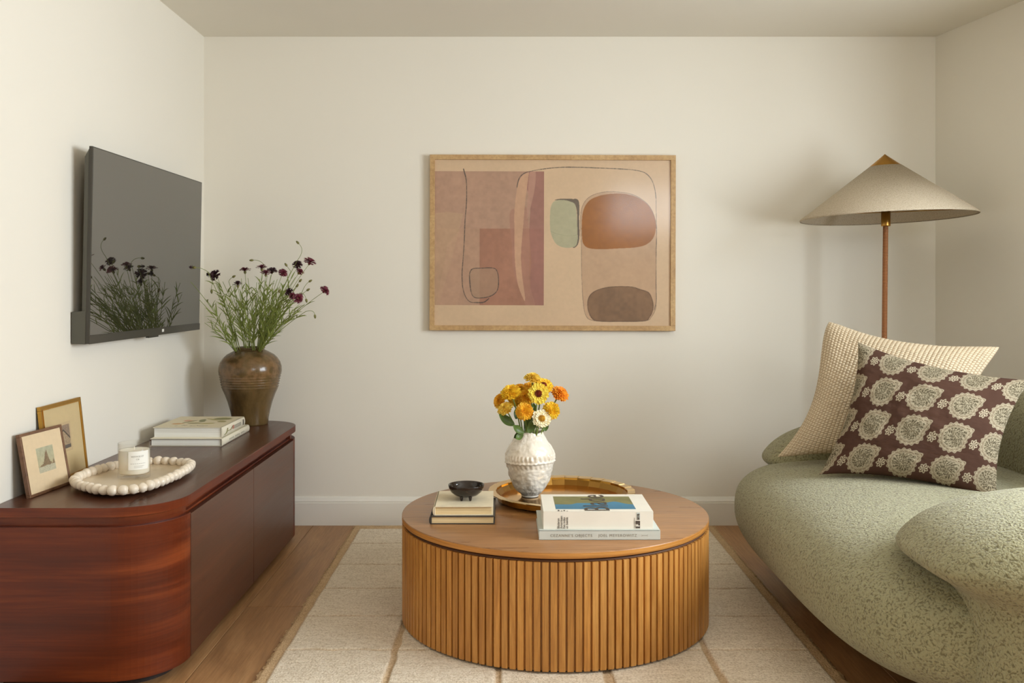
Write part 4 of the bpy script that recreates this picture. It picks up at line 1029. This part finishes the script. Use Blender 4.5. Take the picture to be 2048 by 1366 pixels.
# brown paisley
def paisley(U_, V_):
    sx, sy = .285, .27
    x = U_*sx; y = V_*sy
    brown = lin(77, 53, 42)*(.85+.32*fbm(U_*4, V_*4, 101))[..., None]; col = brown
    px_, py_ = .138, .141
    cream_ = lin(188, 176, 150)
    def motif(cx, cy, R_, col):
        dx, dy = x-cx, y-cy; ca_, sa_ = math.cos(.16), math.sin(.16); X_ = dx*ca_-dy*sa_; Y_ = dx*sa_+dy*ca_
        th = np.arctan2(Y_/1.28, X_); r_ = np.hypot(X_, Y_/1.28)/R_
        hook = .34*np.exp(-((th-.75)/.36)**2)-.10*np.exp(-((th-.05)/.30)**2)
        Rb = 1+hook+.055*np.cos(th*17); q = r_/Rb
        ins = 1-sm(.97, 1.03, q)
        # lace ring of round eyelets
        fr_ = (th*17/(2*PI)) % 1-.5; eye = np.hypot(fr_*.62, (q-.84)/.24); ringm = (1-sm(.30, .40, np.abs(eye-.30)*3.0))*(q > .70)
        dot = 1-sm(.08, .14, eye)
        rim = (1-sm(.02, .05, np.abs(q-.985)))
        rim2 = (1-sm(.02, .045, np.abs(q-.70)))
        nz = vnoise(x*420, y*420, 111); st = np.abs(np.sin(th*9+q*9))*(q < .68)
        core = lin(98, 88, 68)
        c_ = np.ones(col.shape)*core*(.55+.9*nz)[..., None]
        lace = np.clip(ringm*.9+rim+rim2*.8+dot*.6+(nz > .62)*(q < .68)*.6+(st > .94)*.6, 0, 1)[..., None]*.88
        c_ = c_*(1-lace)+cream_*lace
        base_ring = ((q > .70)*(1-lace[..., 0]))[..., None]; c_ = c_*(1-base_ring*.85)+lin(104, 82, 62)*base_ring*.85
        m_ = (ins*(r_ < 1.6))[..., None]; return col*(1-m_)+c_*m_
    def sprig(cx, cy, col):
        dx, dy = x-cx, y-cy; X_ = dx*.96-dy*.28; Y_ = dx*.28+dy*.96; th = np.arctan2(Y_/1.5, X_); r_ = np.hypot(X_, Y_/1.5)/.0135
        q = r_/(1+.16*np.cos(th*7+1)); ln_ = (np.abs(np.sin(th*3.5+.5)) > .55)|(q > .8)
        m_ = ((1-sm(.95, 1.08, q))*ln_*.85)[..., None]; return col*(1-m_)+cream_*m_
    for j in range(-3, 4):
        for i in range(-3, 4):
            cx = -.010+i*px_+.004*j; cy = -.066+j*py_-.0*i
            if abs(cx) < sx+.07 and abs(cy) < sy+.08:
                col = motif(cx, cy, .049, col); col = sprig(cx+px_*.5, cy-.012, col)
    return col
B1 = dict(BL=(1.120, 3.42, .515), BR=(1.585, 3.075, .500), TL=(1.310, 3.555, .985), TR=(1.835, 3.335, .862))
cushion('throw_pillow', 'brown square cushion printed with cream paisley medallions, in front of the cream cushion', thick=.15, N=430, colf=paisley, mat=m_cloth, pinch=.13, **B1)
def knitcol(U_, V_):
    a = np.abs(np.sin(U_*PI*21)); b_ = np.abs(np.sin(V_*PI*25+((np.floor(U_*21)) % 2)*PI/2))
    k = np.clip(np.minimum(a, b_)*1.7, 0, 1)[..., None]
    return lin(170, 146, 114)*(1-k)+lin(222, 206, 180)*k
def knit(U_, V_):
    a = np.abs(np.sin(U_*PI*21)); b_ = np.abs(np.sin(V_*PI*25+((np.floor(U_*21)) % 2)*PI/2))
    return .0045*(np.sqrt(a*b_)-.6)
B2 = dict(BL=(1.03, 3.73, .508), BR=(1.64, 3.42, .508), TL=(1.295, 3.87, 1.068), TR=(1.87, 3.565, .975))
cushion('throw_pillow', 'large cream chunky woven cushion behind the brown paisley cushion on the sofa', thick=.20, N=460, colf=knitcol, mat=m_cream, weave=knit, pinch=.20, rc_=.06, skew=.6, **B2)

# ------------------------------------------------------------------ brown urn with cornflowers
UX, UY = (500.5-CX)/F*4.49, 4.49
ur = empty('ceramic_urn', (UX, UY, CT), 'tall brown glazed stoneware urn with ridged shoulder, at the far end of the sideboard', 'vase')
kk = .000692
pr = [(117, 1305), (119, 1295), (122, 1260), (132, 1210), (148, 1150), (166, 1100), (184, 1060)]
prof = [(0, 0)]+[(r_*kk, (1305-y)*kk) for r_, y in pr]
for i in range(5):                                     # throwing ridges
    y = 1052-i*17; base_r = 186+i*3.4; prof += [(base_r*kk, (1305-y)*kk), ((base_r+4.5)*kk, (1305-y+5)*kk), (base_r*kk, (1305-y+11)*kk)]
prof += [(r_*kk, (1305-y)*kk) for r_, y in ((206, 965), (209, 940), (207, 910), (198, 880), (180, 852), (155, 828), (126, 812), (103, 800), (93, 795), (92, 790), (98, 787), (99, 782), (96, 778), (86, 778), (82, 790), (100, 815), (150, 850))]
b = MB(); b.lathe(prof, 96, jit=lambda a, z: 1+.006*math.sin(2*a+1)+.004*math.sin(5*a+z*20)); b.build('vessel', m_brownglaze, ur)
neck = Vector((UX, UY, CT+(1305-778)*kk))
def cp(x, y): return 380+x/3.413, 470+y/3.413
def stem_pts(tip, root, droop=None):
    mid = Vector((root.x+(tip.x-root.x)*.42, root.y+(tip.y-root.y)*.42, root.z+(tip.z-root.z)*.58))
    return bez(root, mid, tip, 16)
def narrow_leaves(e, pts, n_, rel, size=1.0):
    b = MB()
    for k in range(n_):
        t = random.uniform(.15, .92); i = int(t*(len(pts)-2)); p = pts[i].lerp(pts[i+1], .5); d_ = (pts[i+1]-pts[i]).normalized()
        sd = Vector((random.uniform(-1, 1), random.uniform(-.8, .8), random.uniform(-.1, .5))).normalized(); dr = (d_*1.0+sd*.55).normalized()
        L_ = random.uniform(.04, .085)*size*(1.25-t*.6); w_ = random.uniform(.0016, .0030); q = dr.cross(Vector((.2, -1, .1))).normalized(); V = []
        for s_ in np.linspace(0, 1, 6):
            c = p+dr*L_*s_+sd*(.012*s_*s_)+Vector((0, 0, -.010*s_**3)); ww = w_*(1-s_)**.6*(.6+.8*min(1, s_*3)); V += [c-q*ww, c+q*ww]
        b.add(V, [(2*i_, 2*i_+1, 2*i_+3, 2*i_+2) for i_ in range(5)], 0, True)
    return b.build('leaves', m_stem, e, rel=rel)
def cornflower(tip, label, face=(0, -.4, 1), R=.02, mat=None, kind='bloom', nl=4, group='cornflower stems in the brown urn', hook=None, spread=None):
    rx = max(-.05, min(.05, (tip.x-neck.x)*.42+random.uniform(-.012, .012))); ry = max(-.045, min(.045, (tip.y-neck.y)*.30+random.uniform(-.012, .012)))
    root = neck+Vector((rx, ry, -.03)); e = empty('cornflower', tip, label, 'flower', group)
    pts = stem_pts(tip if hook is None else hook[0], root)
    if hook is not None: pts = pts+bez(hook[0], hook[1], tip, 9)[1:]
    s = MB(); n_ = len(pts); s.tube(pts, [.0017-.0007*i/n_ for i in range(n_)], 5); s.build('stem', m_stem, e, rel=tip)
    if nl: narrow_leaves(e, pts[:16], nl, tip)
    d = (pts[-1]-pts[-2]).normalized() if face is None else Vector(face).normalized(); a, b_, d = basis(d)
    if kind in ('bloom', 'bud'):
        q = .0062 if kind == 'bloom' else .0055
        cy = MB(); cy.tube([tip-d*.004, tip, tip+d*.005, tip+d*.011, tip+d*.015], [.0015, q*.9, q, q*.75, q*.35], 9); cy.build('calyx', m_bract, e, rel=tip)
    if kind == 'bloom':
        f = MB(); hc = tip+d*.012
        for ring_, (n2, r1, up_) in enumerate(((11, 1.0, .004), (9, .72, .010), (7, .42, .013))):
            for k in range(n2):                                # flared, toothed florets
                th = 2*PI*(k+.5*ring_)/n2+random.uniform(-.15, .15); rad = a*math.cos(th)+b_*math.sin(th); tn = b_*math.cos(th)-a*math.sin(th); r_ = R*r1*random.uniform(.85, 1.12)
                V = [hc+rad*r_*.15-tn*.0012, hc+rad*r_*.15+tn*.0012]
                u_ = d*(up_+random.uniform(-.003, .003)); wd = R*.30
                V += [hc+rad*r_*.62+u_*.8-tn*wd*.5, hc+rad*r_*.62+u_*.8+tn*wd*.5, hc+rad*r_+u_-tn*wd*.95-d*.001, hc+rad*r_*.86+u_, hc+rad*r_*1.04+u_+d*.001, hc+rad*r_*.86+u_+tn*wd*.45, hc+rad*r_+u_+tn*wd*.95-d*.001]
                f.add(V, [(0, 1, 3, 2), (2, 5, 4), (2, 3, 6, 5), (3, 8, 7), (3, 7, 6)], 0, False)
        f.build('petals', mat or m_maroon, e, rel=tip)
    return e
DM_ = m_darkmaroon; MR = m_maroon
bl = [ # x, y crop, depth, R, face, mat, label
 (375, 243, 4.42, .021, (0, -.25, 1), MR, 'dark maroon cornflower standing upright on the television side of the bunch'),
 (490, 225, 4.36, .020, (0, -.3, 1), MR, 'maroon cornflower above its neighbour over the centre of the urn'),
 (517, 262, 4.30, .019, (.05, -.35, 1), MR, 'maroon cornflower tucked below another at the centre of the bunch'),
 (562, 246, 4.45, .020, (.3, -.5, .8), DM_, 'very dark cornflower turned sideways just past the centre of the bunch'),
 (632, 262, 4.40, .019, (.35, -.6, .6), MR, 'maroon cornflower nodding outward beside the very dark one'),
 (735, 205, 4.50, .019, (.1, -.8, .6), DM_, 'dark cornflower just beneath the highest maroon bloom'),
 (748, 252, 4.46, .0155, (.5, -.4, .6), MR, 'small maroon cornflower below the dark one near the top'),
 (818, 186, 4.42, .026, (.45, -.35, .9), MR, 'largest maroon cornflower, highest bloom on the picture side'),
 (920, 380, 4.30, .020, (.7, -.5, .6), MR, 'maroon cornflower reaching out alone toward the framed picture'),
 (738, 432, 4.20, .019, (.4, -.9, .1), MR, 'maroon cornflower facing forward low on the picture side'),
 (677, 390, 4.24, .015, (-.2, -.8, .3), DM_, 'dark cornflower above a small maroon one low in the bunch'),
 (700, 418, 4.22, .013, (.1, -.9, .2), MR, 'little maroon cornflower squeezed between two low blooms'),
 (325, 338, 4.30, .0165, (0, -.35, 1), DM_, 'small dark cornflower lower than the rest beside the green stems'),
 (172, 274, 4.16, .021, (-.3, -.8, .4), DM_, 'dark cornflower leaning toward the television screen'),
 (135, 270, 4.18, .010, (-.9, -.2, .1), DM_, 'half open dark cornflower bud beside the one leaning to the screen'),
]
for x, y, Y_, R_, face, mt, lab in bl:
    cornflower(P(*cp(x, y), Y_)-Vector(face).normalized()*.012, lab, face, R_*1.3, mt, 'bloom', 5)
tip = P(*cp(36, 222), 4.02); cornflower(tip, 'cornflower bud just opening on the stem that reaches across the television screen', (-1, .1, .05), .009, DM_, 'bloom', 2, hook=(P(*cp(120, 250), 4.10), P(*cp(80, 222), 4.06)))
bd = [ (740, 57, 4.45, (735, 170), (790, 100), 'highest green bud on a hooked stem above the cornflowers'),
 (428, 172, 4.40, (510, 210), (480, 165), 'green bud on a stem arching over toward the screen near the top'),
 (147, 378, 4.25, (190, 335), (140, 310), 'hanging green bud low on the screen side of the bunch'),
 (293, 287, 4.36, (265, 320), (268, 300), 'small green bud between two dark cornflowers'),
 (748, 317, 4.38, (700, 400), (720, 345), 'green bud beneath the largest maroon cornflower'),
 (815, 318, 4.36, (765, 390), (785, 335), 'outer green bud beneath the largest maroon cornflower'),
 (728, 352, 4.33, (700, 400), (715, 370), 'dark bud close above the two low cornflowers'),
 (800, 378, 4.31, (740, 420), (775, 395), 'green bud pointing toward the lone outer cornflower'),
 (793, 440, 4.28, (750, 395), (785, 395), 'bud hanging down under the outer green buds'),
 (852, 548, 4.26, (790, 522), (850, 505), 'dark bud drooping from the lowest outer stem on the picture side'),
 (608, 390, 4.22, (600, 440), (600, 410), 'dark bud in the thick of the stems'),
 (660, 210, 4.44, (690, 250), (675, 230), 'slim green bud below and beside the dark top cornflower')]
for x, y, Y_, h0, h1, lab in bd:
    cornflower(P(*cp(x, y), Y_), lab, None, .01, None, 'bud', 4, hook=(P(*cp(*h0), Y_+.01), P(*cp(*h1), Y_+.005)))
# side stems reaching past the screen edge and leafy stems without blooms
for (x, y, Y_) in ((5, 320, 4.05), (62, 440, 4.10), (110, 440, 4.18), (120, 570, 4.22), (100, 600, 4.30)):
    cornflower(P(*cp(x, y), Y_), 'thin leafy stem bending low toward the screen from the urn', None, .01, None, 'leafy', 8, 'leafy stems bending toward the screen')
fill = [(230, 330), (260, 370), (210, 400), (300, 390), (340, 370), (380, 320), (420, 350), (450, 320), (480, 290), (520, 310), (540, 350), (570, 320), (600, 300), (640, 340), (660, 380), (700, 350), (640, 430), (700, 440), (740, 470), (780, 470), (760, 500), (560, 270), (400, 290), (350, 300), (290, 330), (180, 330), (620, 330), (590, 400), (500, 400), (440, 420), (360, 430), (680, 300), (530, 270), (720, 290)]
for i, (x, y) in enumerate(fill):
    Y_ = 4.10+.5*((i*37) % 100)/100; Y_ = min(Y_, 4.60)
    cornflower(P(*cp(x+random.uniform(-8, 8), y+random.uniform(-12, 12)), Y_), 'upright green leafy stem without a bloom in the thick of the brown urn bunch', None, .01, None, 'leafy', 12, 'leafy stems without blooms in the urn')
